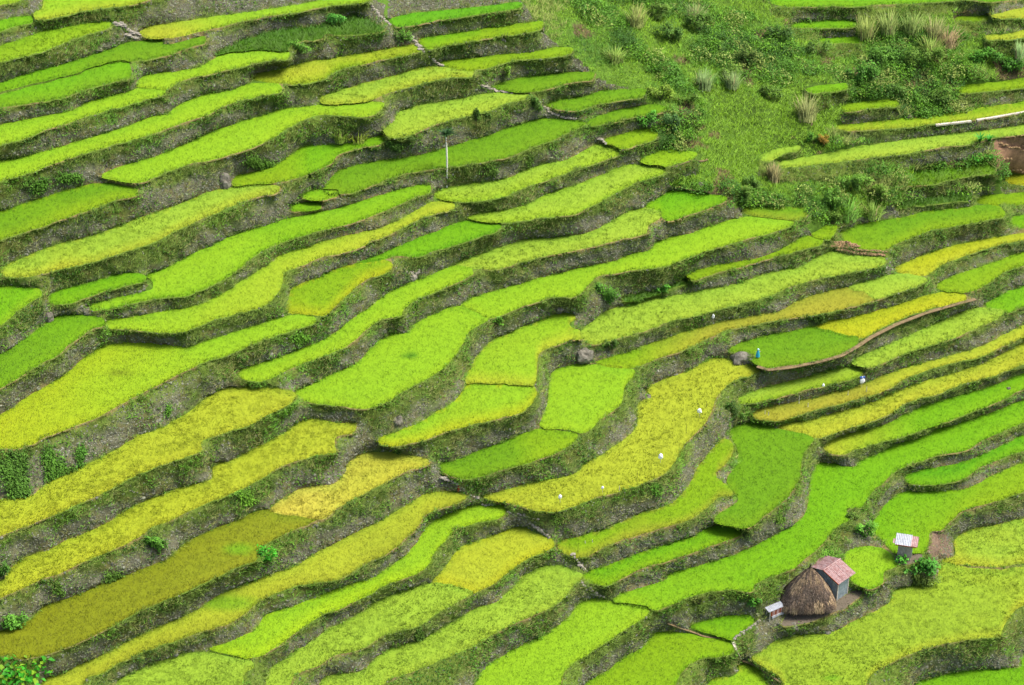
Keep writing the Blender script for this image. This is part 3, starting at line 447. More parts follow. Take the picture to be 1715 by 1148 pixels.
ri = np.arange(RH)[:, None] * np.ones((1, RW), int)
has = lab >= 0
up = np.maximum.accumulate(np.where(has, ri, -1), 0)
dn = np.minimum.accumulate(np.where(has, ri, RH + 500)[::-1], 0)[::-1]
cx = np.broadcast_to(np.arange(RW), (RH, RW))
uplab = np.where(up >= 0, lab[np.clip(up, 0, RH - 1), cx], -1)
dnlab = np.where(dn < RH, lab[np.clip(dn, 0, RH - 1), cx], -1)
dup_ = np.where(up >= 0, ri - up, 999); ddn = np.where(dn < RH, dn - ri, 999)
owner = np.where((dup_ < 150) & (uplab >= 0), uplab, -1)
owner = np.where((wild > 0) & (dup_ > 24), -1, owner)
owner = np.where(slide > 0, -1, owner)
owner = np.where((owner < 0) & (wild < 0) & (ddn < 40) & (slide < 0), dnlab + 1000, owner)   # banks above the topmost terraces
# a left/right facing wall with no terrace straight above: take the nearest one sideways
owner = np.where(has, lab, owner)
def px(u, v): return np.clip(np.round(v - RY0).astype(int), 0, RH - 1), np.clip(np.round(u - RX0).astype(int), 0, RW - 1)
pts, pz, pb, cons = [], [], [], []
base = 0
for k, r in enumerate(rows):
    B = r['B']; n = len(B)
    pts.append(B); pz.append(np.full(n, r['z'])); pb.append(np.full(n, 2.0))
    cons += [(base + a, base + (a + 1) % n) for a in range(n)]; base += n
nd = []
for k, r in enumerate(rows):
    B = r['B']; T = np.roll(B, -1, 0) - np.roll(B, 1, 0); ln = np.hypot(T[:, 0], T[:, 1])[:, None] + 1e-6
    Nn = np.c_[T[:, 1], -T[:, 0]] / ln
    area = .5 * np.sum(B[:, 0] * np.roll(B[:, 1], -1) - np.roll(B[:, 0], -1) * B[:, 1])
    if area < 0: Nn = -Nn
    Q = B + Nn * 2.2; Q2 = B + Nn * 8
    a, b = px(Q[:, 0], Q[:, 1]); a2, b2 = px(Q2[:, 0], Q2[:, 1])
    m = (Nn[:, 1] > -.25) & (lab[a, b] < 0) & (lab[a2, b2] < 0)
    nd.append(Q[m]); pts.append(Q[m]); pz.append(np.full(m.sum(), r['z'] - .04)); pb.append(np.full(m.sum(), 1.0)); base += m.sum()
    rows[k]['Nn'] = Nn
gx, gy = np.meshgrid(np.arange(RX0 + 4, RX0 + RW - 4, 6.0), np.arange(RY0 + 4, RY0 + RH - 4, 5.0))
g = np.c_[gx.ravel(), gy.ravel()]; g += rng.uniform(-1.7, 1.7, g.shape)
inside = (g[:, 0] > -30) & (g[:, 0] < PW + 30) & (g[:, 1] > -30) & (g[:, 1] < PH + 30)
g = g[inside | (rng.random(len(g)) < .2)]
ok = np.ones(len(g), bool)
for dx, dy in ((0, 0), (3, 0), (-3, 0), (0, 3), (0, -3)):
    a, b = px(g[:, 0] + dx, g[:, 1] + dy); ok &= lab[a, b] < 0
g = g[ok]
allp = np.concatenate(pts)                              # keep clear of the bund line
cell = {}
key = np.floor(allp / 2.6).astype(int); occ = set(map(tuple, key.tolist()))
kk = np.floor(g / 2.6).astype(int)
g = g[[tuple(q) not in occ for q in kk.tolist()]]
pts.append(g); pz.append(zat(g[:, 0], g[:, 1])); pb.append(np.zeros(len(g)))
gx, gy = np.meshgrid(np.arange(RX0 + 6, RX0 + RW - 6, 8.0), np.arange(RY0 + 6, RY0 + RH - 6, 7.0))
g = np.c_[gx.ravel(), gy.ravel()]; g += rng.uniform(-1.5, 1.5, g.shape)
g = g[(g[:, 0] > -20) & (g[:, 0] < PW + 20) & (g[:, 1] > -20) & (g[:, 1] < PH + 20)]
ok = np.ones(len(g), bool)
for dx, dy in ((0, 0), (4, 0), (-4, 0), (0, 3), (0, -3)):
    a, b = px(g[:, 0] + dx, g[:, 1] + dy); ok &= lab[a, b] >= 0
g = g[ok]; a, b = px(g[:, 0], g[:, 1]); pts.append(g); pz.append(LZ[lab[a, b]]); pb.append(np.full(len(g), 2.0))
# the domain's own rim
e = []
for x in np.arange(RX0, RX0 + RW, 40.0): e += [(x, RY0), (x, RY0 + RH - 1)]
for y in np.arange(RY0 + 20, RY0 + RH - 20, 40.0): e += [(RX0, y), (RX0 + RW - 1, y)]
e = np.array(e); pts.append(e); pz.append(zat(e[:, 0], e[:, 1])); pb.append(np.zeros(len(e)))
pts = np.concatenate(pts); pz = np.concatenate(pz); pb = np.concatenate(pb)
cv, ce, cf, ov, oe, of = delaunay_2d_cdt([Vector(p) for p in pts.tolist()], cons, [], 0, 1e-4)
TV = np.array([tuple(p) for p in cv]); TF = np.array(cf, np.int32)
zv = np.zeros(len(TV)); bv = np.zeros(len(TV))
for n_, o in enumerate(ov):
    if len(o): zv[n_] = pz[o[0]]; bv[n_] = max(pb[q] for q in o)
    else: zv[n_] = zat(TV[n_, 0], TV[n_, 1]); bv[n_] = 2
cen = TV[TF].mean(1); a, b = px(cen[:, 0], cen[:, 1])
FO = owner[a, b]; FL = lab[a, b]
# slivers: faces whose corners all lie on one terrace's outline stay with the raster verdict
P3 = unproj(TV[:, 0], TV[:, 1], zv)
a, b = px(TV[:, 0], TV[:, 1])
vup = dup_[a, b]; vdn = ddn[a, b]; vt = vup / np.maximum(vup + vdn, 1)
vwild = (wild[a, b] > 0) & ((vup > 24))
free = bv == 0
nz = noise3(P3, 1.1, 21) - .5; nz2 = noise3(P3, .35, 22) - .5; nz3 = noise3(P3, 2.6, 23) - .5
P3[free & ~vwild, 1] += (nz * .35 + nz2 * .35 + nz3 * .2)[free & ~vwild]
P3[free & ~vwild, 0] += ((noise3(P3, 1.3, 25) - .5) * .3)[free & ~vwild]
mw = free & vwild
P3[mw, 2] += (nz * .35 + nz2 * 1.1)[mw]
print('cdt', len(TV), len(TF), round(time.time() - T0, 2))
# wall colours
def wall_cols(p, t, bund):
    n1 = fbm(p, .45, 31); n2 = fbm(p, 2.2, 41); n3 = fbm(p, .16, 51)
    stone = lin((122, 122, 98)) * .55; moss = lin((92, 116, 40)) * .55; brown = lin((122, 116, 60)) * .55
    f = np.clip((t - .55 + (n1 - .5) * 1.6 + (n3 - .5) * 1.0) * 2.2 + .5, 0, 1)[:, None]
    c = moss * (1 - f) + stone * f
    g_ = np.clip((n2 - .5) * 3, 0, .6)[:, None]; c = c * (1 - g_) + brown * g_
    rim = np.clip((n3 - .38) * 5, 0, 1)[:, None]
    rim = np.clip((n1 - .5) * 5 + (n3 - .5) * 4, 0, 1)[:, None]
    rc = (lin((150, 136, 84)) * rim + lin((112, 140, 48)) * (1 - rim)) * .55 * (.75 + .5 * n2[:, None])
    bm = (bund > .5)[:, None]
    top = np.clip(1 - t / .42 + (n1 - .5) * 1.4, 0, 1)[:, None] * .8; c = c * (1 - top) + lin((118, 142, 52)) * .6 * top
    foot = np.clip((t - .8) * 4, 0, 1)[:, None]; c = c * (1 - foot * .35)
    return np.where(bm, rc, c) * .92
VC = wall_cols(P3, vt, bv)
ie_, je_ = px(TV[:, 0], TV[:, 1]); me_ = earth[ie_, je_] > 0
VC[me_] = lin((140, 118, 98)) * .55 * (.7 + .6 * fbm(P3[me_], 1.4, 95)[:, None])
def submesh(mask):
    f = TF[mask]; u, inv = np.unique(f, return_inverse=True)
    return u, inv.reshape(f.shape)
def up_faces(V, f):
    n = np.cross(V[f[:, 1]] - V[f[:, 0]], V[f[:, 2]] - V[f[:, 0]])
    s = n[:, 2] < 0                                       # CDT comes out one way round; turn to face the sky/camera
    return f[:, ::-1] if s.mean() > .5 else f
# ---- scatter of small triangles
def blades(p, h, w, lean, az=None, k=1, spread=.05):
    """p (n,3) roots; returns V, F for n*k single-triangle blades (narrow, leaning, pointed)"""
    p = np.repeat(p, k, 0); n = len(p)
    h = np.repeat(np.broadcast_to(h, n // k), k) * rng.uniform(.65, 1.2, n); w = np.repeat(np.broadcast_to(w, n // k), k) * rng.uniform(.7, 1.3, n)
    lean = np.repeat(np.broadcast_to(lean, n // k), k)
    q = p.copy(); q[:, :2] += rng.normal(0, 1, (n, 2)) * spread
    th = rng.uniform(0, 2 * np.pi, n)
    la = th if az is None else np.repeat(az, k) + rng.normal(0, .7, n)
    t = np.c_[np.cos(th), np.sin(th), np.zeros(n)] * (w / 2)[:, None]
    l = rng.uniform(.2, 1.3, n) * lean
    tip = q + np.c_[np.cos(la) * l * h, np.sin(la) * l * h, h * np.sqrt(np.clip(1 - (l * .8) ** 2, .05, 1))]
    V = np.stack([q - t, q + t, tip], 1).reshape(-1, 3)
    return V, np.arange(3 * n).reshape(n, 3)
ico = None
def rocks(p, s, nrm):
    """p (n,3), s (n,) radius: squashed, uneven 12-vertex stones set in a wall facing nrm (n,3)"""
    g_ = (1 + 5 ** .5) / 2
    b = np.array([(-1, g_, 0), (1, g_, 0), (-1, -g_, 0), (1, -g_, 0), (0, -1, g_), (0, 1, g_), (0, -1, -g_), (0, 1, -g_), (g_, 0, -1), (g_, 0, 1), (-g_, 0, -1), (-g_, 0, 1)]) / 1.9
    f = np.array([(0, 11, 5), (0, 5, 1), (0, 1, 7), (0, 7, 10), (0, 10, 11), (1, 5, 9), (5, 11, 4), (11, 10, 2), (10, 7, 6), (7, 1, 8), (3, 9, 4), (3, 4, 2), (3, 2, 6), (3, 6, 8), (3, 8, 9), (4, 9, 5), (2, 4, 11), (6, 2, 10), (8, 6, 7), (9, 8, 1)])
    n = len(p)
    zz = np.array([0, 0, 1.0]); tx = np.cross(zz, nrm); tx /= np.linalg.norm(tx, axis=1, keepdims=True) + 1e-9; tz = np.cross(nrm, tx)
    v = b[None] * rng.uniform(.78, 1.22, (n, 12, 1))
    sx = s * rng.uniform(.75, 1.4, n); sz = s * rng.uniform(.7, 1.3, n); sn = s * rng.uniform(.6, .9, n)
    V = p[:, None] + v[..., :1] * (tx * sx[:, None])[:, None] + v[..., 1:2] * (nrm * sn[:, None])[:, None] + v[..., 2:] * (tz * sz[:, None])[:, None]
    Fx = f[None] + (np.arange(n) * 12)[:, None, None]
    return V.reshape(-1, 3), Fx.reshape(-1, 3)
def sample_tris(V, f, dens):
    A3 = V[f]; ar = .5 * np.linalg.norm(np.cross(A3[:, 1] - A3[:, 0], A3[:, 2] - A3[:, 0]), axis=1)
    cnt = rng.poisson(ar * dens)
    idx = np.repeat(np.arange(len(f)), cnt); n = len(idx)
    r1 = np.sqrt(rng.random(n)); r2 = rng.random(n)
    w_ = np.c_[1 - r1, r1 * (1 - r2), r1 * r2]
    return (A3[idx] * w_[:, :, None]).sum(1), idx, w_
GRADX = dict(p27=(-50, 420, 0.15, 1.1), p55=(1380, 1560, 0, 1), p24=(250, 620, 0, .8), p53=(1420, 1500, 0, 1), p05=(60, 200, 1, 0), p12=(270, 420, 0, 1), p78=(200, 560, 0, 1),
             p39=(1060, 1220, 0, 1), p17=(480, 520, 0, 1), p38=(850, 900, 0, 1), p59=(900, 1300, 0, 1), p79=(60, 320, 0, .6), p76=(60, 420, 0, .35), p77=(480, 640, 0, .6), p61=(1480, 1650, 0, 1))
WAVY = set('p14 p15 p21 p30 p40 p58 p70 p72 p74 p64 p63 p54 p77 p89 p90 p04 p51 p11'.split())
SPOTS = [('p33', 687, 595, 19, 7, lin((84, 138, 20)) * .6), ('p27', 200, 625, 30, 8, lin((128, 150, 24)) * .6), ('p64', 1393, 1136, 20, 8, lin((120, 170, 30)) * .6), ('p76', 400, 920, 34, 12, lin((120, 166, 24)) * .6), ('p73', 400, 1000, 70, 14, lin((140, 178, 30)) * .6), ('p75', 380, 1010, 70, 18, lin((130, 172, 30)) * .6)]
def rice_col(k, r, p, uu, vv, lip, c1, c2):
    patch = fbm(p, .22, 100 + k, 3); fine = fbm(p * np.array([1, 1, 1]), 1.3, 200 + k, 2); big = noise3(p, .07, 300 + k)
    edge = np.clip(1 - lip / (14.0 + 14 * big), 0, 1)
    if r['id'] in GRADX:
        x0, x1, g0, g1 = GRADX[r['id']]
        fac = g0 + (g1 - g0) * np.clip((uu + (patch - .5) * 90 - x0) / (x1 - x0), 0, 1); fac = fac + (patch - .5) * .3
    else:
        fac = np.clip((patch - .5) * 2.2 + (big - .5) * 1.2 - .1, 0, 1) * (.8 if r['c1'] in ('lg', 'lgy') or r['c2'] != 'y' and r['c2'] != 'Y' else .25) + edge ** 1.3 * .75
    fac = np.clip(fac, 0, 1)[:, None]
    c = c1 * (1 - fac) + c2 * fac
    yel = np.clip(edge * (.2 + big * .5), 0, 1)[:, None] * np.array([.12, .015, 0]) * ALB
    c = c + yel * (c[:, 1:2] / .35)
    for (k9, ex, ey, ra, rb, ec) in SPOTS:
        if k9 == r['id']:
            m9 = np.clip(1.6 - 1.6 * np.hypot((uu - ex) / ra, (vv - ey) / rb), 0, 1)[:, None]; c = c * (1 - m9) + ec * m9
    young = np.clip(1 - TOPD[px(uu, vv)] / (9.0 + 10 * big), 0, 1)[:, None]      # greener rice plus the wall's shade, both tinted in along the back edge
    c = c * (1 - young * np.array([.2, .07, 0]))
    return c, fine, big, edge
nb_tot = ns_tot = ng_tot = 0
for k, r in enumerate(rows):
    mask = FL == k
    if not mask.any(): continue
    u, f = submesh(mask)
    V = unproj(TV[u, 0], TV[u, 1], np.full(len(u), r['z']))
    f = up_faces(V, f)
    o = V.mean(0)
    c1, c2 = COL[r['c1']], COL[r['c2']]
    isr = r['ty'] in 'RL'
    cat = 'rice paddy' if isr else ('bare ground' if r['ty'] == 'D' else 'fallow terrace')
    notk = lab != k
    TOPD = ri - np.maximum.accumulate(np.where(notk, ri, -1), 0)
    LIP = np.minimum.accumulate(np.where(notk, ri, RH + 500)[::-1], 0)[::-1]
    iu, ju = px(TV[u, 0], TV[u, 1])
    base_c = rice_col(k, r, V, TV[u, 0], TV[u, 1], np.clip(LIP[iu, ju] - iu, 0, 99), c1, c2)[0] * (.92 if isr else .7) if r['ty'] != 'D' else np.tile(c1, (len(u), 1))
    root = mesh_obj('rice_paddy' if isr else ('earth_platform' if r['ty'] == 'D' else 'fallow_terrace'), V - o, f, M_bed, col=np.clip(base_c, 0, .9))
    root.location = o
    tag(root, r['ph'], cat, 'rice paddies stepping down the hillside' if isr else None, 'thing')
    r['obj'] = root
    if r['ty'] == 'D':                                    # trodden mud with scraps of straw and weed
        p, idx, w_ = sample_tris(V, f, 22.0)
        if len(p):
            BV, BF = blades(p, .12, .05, 1.6, None, 2, .08)
            cc = np.where((rng.random(len(p)) < .35)[:, None], lin((110, 150, 50)), lin((160, 146, 112))) * .5
            mesh_obj('litter', BV - o, BF, M_leaf, parent=root, col=np.repeat(np.repeat(cc, 2, 0) * rng.uniform(.5, 1.2, (len(p) * 2, 1)), 3, 0), kind='stuff')
        continue
    # plants
    ys, xs = np.nonzero(lab == k)
    uu = xs + RX0; vv = ys + RY0
    infr = (uu > -110) & (uu < PW + 110) & (vv > -60) & (vv < PH + 60)
    pr = np.where(infr, 1 / 8.5, 1 / 30.0)
    s = rng.random(len(uu)) < pr
    uu = uu[s] + rng.uniform(-.5, .5, s.sum()); vv = vv[s] + rng.uniform(-.5, .5, s.sum()); dd = ddn_r = None
    p = unproj(uu, vv, np.full(len(uu), r['z']))
    # distance (px) to the lip straight below
    ii, jj = px(uu, vv)
    lip = LIP[ii, jj] - ii
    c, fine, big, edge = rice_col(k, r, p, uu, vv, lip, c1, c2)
    wav = r['id'] in WAVY or r['ty'] == 'L'
    if wav:
        ph_ = p[:, 0] * 1.6 + p[:, 1] * 2.4 + (noise3(p, .5, 7) - .5) * 18 + (noise3(p, 1.4, 8) - .5) * 8
        und = .5 + .5 * np.sin(ph_)
        bump_ = und * (.06 if r['ty'] == 'R' else .12)
        c = c * (1.12 + .07 * und + (fine - .5) * .12)[:, None]
        az = (noise3(p, .45, 61) * 7.0); lean = .6 if r['ty'] == 'R' else .95; h = .2
    else:
        bump_ = 0.0; az = None; lean = .3; h = .18
        c = c * (1.0 + (fine - .5) * .06)[:, None]
    if r['ty'] == 'V': h = .5; lean = .9
    K = 4
    hh = h * (1 + (fine - .5) * (.2 if not wav else .4))
    p[:, 2] += bump_ - .06
    Bq, Nq = r['B'], r['Nn']                               # stalks leaning out over the lip
    fr = np.flatnonzero(Nq[:, 1] > -.1); fr = np.repeat(fr, 4); nf_ = len(fr)
    tq = rng.random(nf_)[:, None]; Bp = Bq[fr] * (1 - tq) + np.roll(Bq, -1, 0)[fr] * tq + Nq[fr] * rng.normal(.3, .9, (nf_, 1))
    okf = (Bp[:, 0] > -20) & (Bp[:, 0] < PW + 20) & (Bp[:, 1] > -20) & (Bp[:, 1] < PH + 20); Bp = Bp[okf]; fr = fr[okf]
    if len(fr) and isr:
        pf = unproj(Bp[:, 0], Bp[:, 1], np.full(len(fr), r['z'] - .12)); Wn = unproj(Bp[:, 0] + Nq[fr, 0], Bp[:, 1] + Nq[fr, 1], np.full(len(fr), r['z'] - .12)) - pf
        near = np.minimum((c[rng.integers(0, len(c), len(fr))]), .8)
        FV, FF_ = blades(pf, .32, .05, .7, np.arctan2(Wn[:, 1], Wn[:, 0]), 3, .05)
        fc_ = np.repeat(np.repeat(near * np.array([1.03, .97, .8]), 3, 0) * rng.uniform(.72, 1.1, (len(fr) * 3, 1)), 3, 0)
    else: FV = None
    BV, BF = blades(p, hh, .042 if r['ty'] != 'V' else .11, lean, az, K, .09)
    n = len(p) * K
    cc = np.repeat(c, K, 0) * (rng.uniform(.94, 1.1, (n, 1)))
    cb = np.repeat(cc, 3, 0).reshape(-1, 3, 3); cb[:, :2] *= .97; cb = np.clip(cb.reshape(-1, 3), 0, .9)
    if FV is not None: BF = np.concatenate([BF, FF_ + len(BV)]); BV = np.concatenate([BV, FV]); cb = np.concatenate([cb, fc_])
    mesh_obj('rice_plants' if isr else 'weeds', BV - o, BF, M_rice if isr else M_leaf, parent=root, col=cb, kind='stuff', nrm=upn(len(BV), .3))
    nb_tot += len(BF)
print('rice', nb_tot, round(time.time() - T0, 2))
# walls
vn = np.zeros_like(P3)
fn = np.cross(P3[TF[:, 1]] - P3[TF[:, 0]], P3[TF[:, 2]] - P3[TF[:, 0]])
flip = fn[:, 2] < 0
TF[flip] = TF[flip][:, ::-1]; fn[flip] *= -1            # provisional: face up
ctr = P3[TF].mean(1); tocam = np.array([0, 0, CAMZ]) - ctr
bad = (fn * tocam).sum(1) < 0
TF[bad] = TF[bad][:, ::-1]; fn[bad] *= -1
fn /= np.linalg.norm(fn, axis=1, keepdims=True) + 1e-9
GRASS = [lin(c) * .66 for c in ((112, 150, 44), (136, 160, 62), (96, 130, 42), (150, 156, 82), (118, 176, 46))]
LEAF = [lin(c) * .62 for c in ((80, 136, 30), (108, 164, 40), (66, 112, 30))]
def grass_cols(p, n):
    a = fbm(p, .5, 71); b = noise3(p, .18, 72)
    i = np.clip((a * 1.6 + b * .9 - .45) / 1.5 * 5 + rng.normal(0, .6, len(p)), 0, 4.99).astype(int)
    return np.array(GRASS)[i] * rng.uniform(.75, 1.25, (len(p), 1))
walls = {}; OFF = set()
for k in np.unique(FO[(FL < 0) & (FO >= 0)]):
    mask = (FL < 0) & (FO == k)
    if mask.sum() < 4: FO[mask] = -1; continue
    idx_ = np.flatnonzero(mask); ff = TF[idx_]; vid = {}
    par = np.arange(len(ff))                             # separate stretches become walls of their own
    def find(i):
        while par[i] != i: par[i] = par[par[i]]; i = par[i]
        return i
    for i, t3 in enumerate(ff.tolist()):
        for v_ in t3:
            if v_ in vid:
                a_, b_ = find(i), find(vid[v_])
                if a_ != b_: par[a_] = b_
            else: vid[v_] = i
    rt = np.array([find(i) for i in range(len(ff))]); uq, ct = np.unique(rt, return_counts=True); od = np.argsort(-ct)
    for q_, o_ in enumerate(od):
        m_ = np.zeros(len(mask), bool); m_[idx_[rt == uq[o_]]] = True
        if q_ == 0: walls[k] = m_
        elif ct[o_] >= 25 and q_ < 3: walls[k + 100000 * q_] = m_; OFF.add(k + 100000 * q_)
        else: FO[m_] = -1
for k, mask in walls.items():
    r = rows[k % 100000 % 1000]
    bank = k % 100000 >= 1000
    u, f = submesh(mask); V = P3[u]; o = V.mean(0)
    cp_ = V[f].mean(1)
    soft = bank or r['ty'] == 'D'
    pre = 'grassy bank above the ' if bank else ('stone edging of the ' if soft else ('stone wall under the ' if k not in OFF else ('separate' if k < 200000 else 'detached short') + ' stone wall stretch under the '))
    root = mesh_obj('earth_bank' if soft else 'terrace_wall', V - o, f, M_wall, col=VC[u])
    root.location = o
    tag(root, ' '.join((pre + r['ph']).split()[:16]).rstrip(','), 'bank' if soft else 'terrace wall', 'mossy stone walls between the paddies', 'thing')
    r['wall'] = root
    F_n = fn[mask]; cm = cen[mask]
    vis = (cm[:, 0] > -110) & (cm[:, 0] < PW + 110) & (cm[:, 1] > -60) & (cm[:, 1] < PH + 60)
    bund = (bv[u][f] >= 1).all(1)
    # stones
    fs = f[vis & ~bund]; nf = F_n[vis & ~bund]
    if len(fs):
        p, idx, w_ = sample_tris(V, fs, 44.0)
        t = (vt[u][fs[idx]] * w_).sum(1)
        n1 = fbm(p, .45, 31); n3 = fbm(p, .16, 51)
        f_ = np.clip((t - .55 + (n1 - .5) * 1.6 + (n3 - .5) * 1.0) * 2.2 + .5, 0.1, 1)
        keep = rng.random(len(p)) < f_
        p = p[keep]; nn = nf[idx[keep]]; f_ = f_[keep]
        if len(p):
            s = rng.uniform(.03, .07, len(p)) * (1 + (rng.random(len(p)) < .06) * .8)
            RV, RF = rocks(p, s, nn)
            g0 = rng.uniform(.7, 1.1, len(p)) * (.8 + .6 * rng.random(len(p)) ** 4)
            c = np.array(lin((148, 150, 130)))[None] * .6 * g0[:, None]
            mo = (rng.random(len(p)) < .3)[:, None]
            c = np.where(mo, c * np.array([.85, .95, .6]), c)
            mesh_obj('stones', RV - o, RF, M_stone, parent=root, col=np.repeat(c, 12, 0), kind='stuff'); ns_tot += len(RF)
    fs = f[vis]; nf = F_n[vis]; bb_ = bund[vis]
    if len(fs):
        p, idx, w_ = sample_tris(V, fs, 66.0)
        t = (vt[u][fs[idx]] * w_).sum(1)
        n1 = fbm(p, .45, 31); n3 = fbm(p, .16, 51); tu = fbm(p, 1.5, 81, 2)
        f_ = 1 - np.clip((t - .6 + (n1 - .5) * 1.3 + (n3 - .5) * 1.0) * 2.2 + .5, 0, .72)
        f_ *= np.clip((tu - .3) * 4, .25, 1)
        f_ = np.where(bb_[idx], .35 * np.clip((n3 - .3) * 3, 0.1, 1), f_)
        qe = cm[vis][idx]; ie, je = px(qe[:, 0], qe[:, 1]); f_ = np.where(earth[ie, je] > 0, .06, f_)
        keep = rng.random(len(p)) < f_
        p = p[keep]; nn = nf[idx[keep]]; isb = bb_[idx[keep]]
        if len(p):
            c = grass_cols(p, len(p)); tk = t[keep]; hi_ = np.clip(1 - tk / .4, 0, 1)[:, None] * .6
            c = c * (1 - hi_) + lin((134, 168, 50)) * .66 * rng.uniform(.8, 1.2, (len(p), 1)) * hi_
            h = np.where(isb, .14, .36) * (.6 + noise3(p, .8, 83) * 1.0)
            az = np.arctan2(nn[:, 1], nn[:, 0])
            BV, BF = blades(p + nn * .02, h * .9, .045, 1.0, az, 3, .07)
            cb = np.repeat(np.repeat(c, 3, 0) * rng.uniform(.82, 1.2, (len(p) * 3, 1)), 3, 0)
            lp = fbm(p, .55, 600, 2); le = lp > .57                # creepers and ferns in patches
            if le.any() and le.sum() > 12:
                pl = np.repeat(p[le] + nn[le] * .1, 2, 0) + rng.normal(0, .07, (2 * le.sum(), 3))
                n9 = len(pl); th = rng.uniform(0, 6.283, n9); L_ = rng.uniform(.08, .2, n9)[:, None]
                d1 = np.c_[np.cos(th), np.sin(th), rng.normal(0, .5, n9)]; d2 = np.c_[-np.sin(th), np.cos(th), rng.normal(0, .5, n9)] * .45
                LVv = np.stack([pl - d1 * L_ * .5, pl + d2 * L_ * .5, pl + d1 * L_ * .5, pl - d2 * L_ * .5], 1).reshape(-1, 3)
                LFf = (np.array([(0, 1, 2), (0, 2, 3)])[None] + (np.arange(n9) * 4)[:, None, None]).reshape(-1, 3)
                lc = np.array(LEAF)[np.clip((noise3(pl, .25, 77) * 3).astype(int), 0, 2)] * rng.uniform(.55, 1.4, (n9, 1))
                mesh_obj('creeper_leaves', LVv - o, LFf, M_leaf, parent=root, col=np.repeat(lc, 4, 0), kind='stuff'); ng_tot += len(LFf)
            mesh_obj('wall_grass', BV - o, BF, M_leaf, parent=root, col=cb, kind='stuff', nrm=upn(len(BV), .4, np.repeat(np.repeat(nn, 3, 0), 3, 0) * .9)); ng_tot += len(BF)
print('walls', len(walls), 'stone tris', ns_tot, 'grass', ng_tot, round(time.time() - T0, 2))
# hillside and everything else between
mask = (FL < 0) & (FO < 0)
u, f = submesh(mask); V = P3[u]
isl = slide[px(TV[u, 0], TV[u, 1])] > 0
hc = lin((96, 132, 40)) * .5 * (.7 + fbm(V, .3, 91)[:, None] * .6)
hc = np.where((fbm(V, .35, 92) > .70)[:, None], lin((118, 108, 74)) * .5, hc)
hc = np.where(isl[:, None], lin((158, 124, 96)) * .62 * (.75 + fbm(V, 1.2, 93)[:, None] * .5), hc)
hill = mesh_obj('hillside_ground', V, f, M_slope, col=hc, kind='structure')
# ---------------------------------------------------------------- wild slope
def hump(p): return (noise3(p, 1.1, 21) - .5) * .35 + (noise3(p, .35, 22) - .5) * 1.1
def surf(u, v, dz=0.0):
    """the ground point that stands at this place of the survey"""
    i, j = px(np.array([float(u)]), np.array([float(v)]))
    k = lab[i[0], j[0]]
    z = (LZ[k] if k >= 0 else float(zat(u, v)))
    p_ = unproj(u, v, z)
    if k < 0 and wild[i[0], j[0]] > 0 and dup_[i[0], j[0]] > 24: dz = dz + float(hump(p_[None])[0])
    return Vector(p_) + Vector((0, 0, dz))
def ppm(p): return F / (p - Vector((0, 0, CAMZ))).length
def arcs(p, h, w, lean, az, nseg=3):
    """arching multi-segment leaves: p (n,3)"""
    n = len(p); rows_ = []
    t = np.c_[-np.sin(az), np.cos(az), np.zeros(n)]
    d = np.c_[np.cos(az), np.sin(az), np.zeros(n)]
    for s in range(nseg + 1):
        q = s / nseg
        c = p + d * (lean * h * q ** 1.7)[:, None]; c[:, 2] += h * (q - .45 * lean * q ** 2.6)
        ww = w * (1 - q) ** .6 * .5
        rows_.append(c - t * ww[:, None]); rows_.append(c + t * ww[:, None])
    V = np.stack(rows_, 1); m = 2 * (nseg + 1)
    f = []
    for s in range(nseg): f += [(2 * s, 2 * s + 1, 2 * s + 3), (2 * s, 2 * s + 3, 2 * s + 2)]
    f = np.array(f)
    return V.reshape(-1, 3), (f[None] + (np.arange(n) * m)[:, None, None]).reshape(-1, 3), m
def leaves(c, size, droop=.3, up=.4, elong=1.8):
    """folded leaf = two triangles, c (n,3)"""
    n = len(c); th = rng.uniform(0, 2 * np.pi, n); el = rng.normal(up, .5, n)
    d = np.c_[np.cos(th) * np.cos(el), np.sin(th) * np.cos(el), np.sin(el)]
    s = np.c_[-np.sin(th), np.cos(th), rng.normal(0, .4, n)]
    L = size * rng.uniform(.6, 1.3, n); Wd = L / elong
    a = c; b = c + d * (L * .5)[:, None] + s * (Wd * .5)[:, None]; e = c + d * L[:, None] - np.c_[np.zeros(n), np.zeros(n), L * droop]; g_ = c + d * (L * .5)[:, None] - s * (Wd * .5)[:, None]
    V = np.stack([a, b, e, g_], 1).reshape(-1, 3)
    f = np.array([(0, 1, 2), (0, 2, 3)])
    return V, (f[None] + (np.arange(n) * 4)[:, None, None]).reshape(-1, 3)
PAL = [lin(c) * .78 for c in ((136, 184, 36), (116, 170, 38), (98, 150, 40), (72, 118, 36), (158, 176, 84), (142, 130, 76))]
wm = (lab < 0) & (owner < 0) & (wild > 0) & (slide < 0)
ys, xs = np.nonzero(wm)
uu = xs + RX0; vv = ys + RY0
infr = (uu > -20) & (uu < PW + 110) & (vv > -60) & (vv < PH + 20)
s = rng.random(len(uu)) < np.where(infr, .115, .012)
uu = uu[s] + rng.uniform(-.5, .5, s.sum()); vv = vv[s] + rng.uniform(-.5, .5, s.sum())
p = unproj(uu, vv, zat(uu, vv)); p[:, 2] += hump(p)
n1 = fbm(p, .16, 400); n2 = fbm(p, .6, 410); n3 = noise3(p, .09, 420)
ridge = np.clip(1 - (uu - (870 + vv * 1.28)) / 90.0, 0, 1) * (vv < 190)          # short bright grass on the spur by the terraces
sel = np.clip((n1 - .5) * 9 + (n2 - .5) * 3 + 1.9 - ridge * 3 + rng.normal(0, .45, len(p)), 0, 3.99).astype(int)
sel = np.where((n3 > .60) & (n2 > .52) & (rng.random(len(p)) < .6), 4, sel)
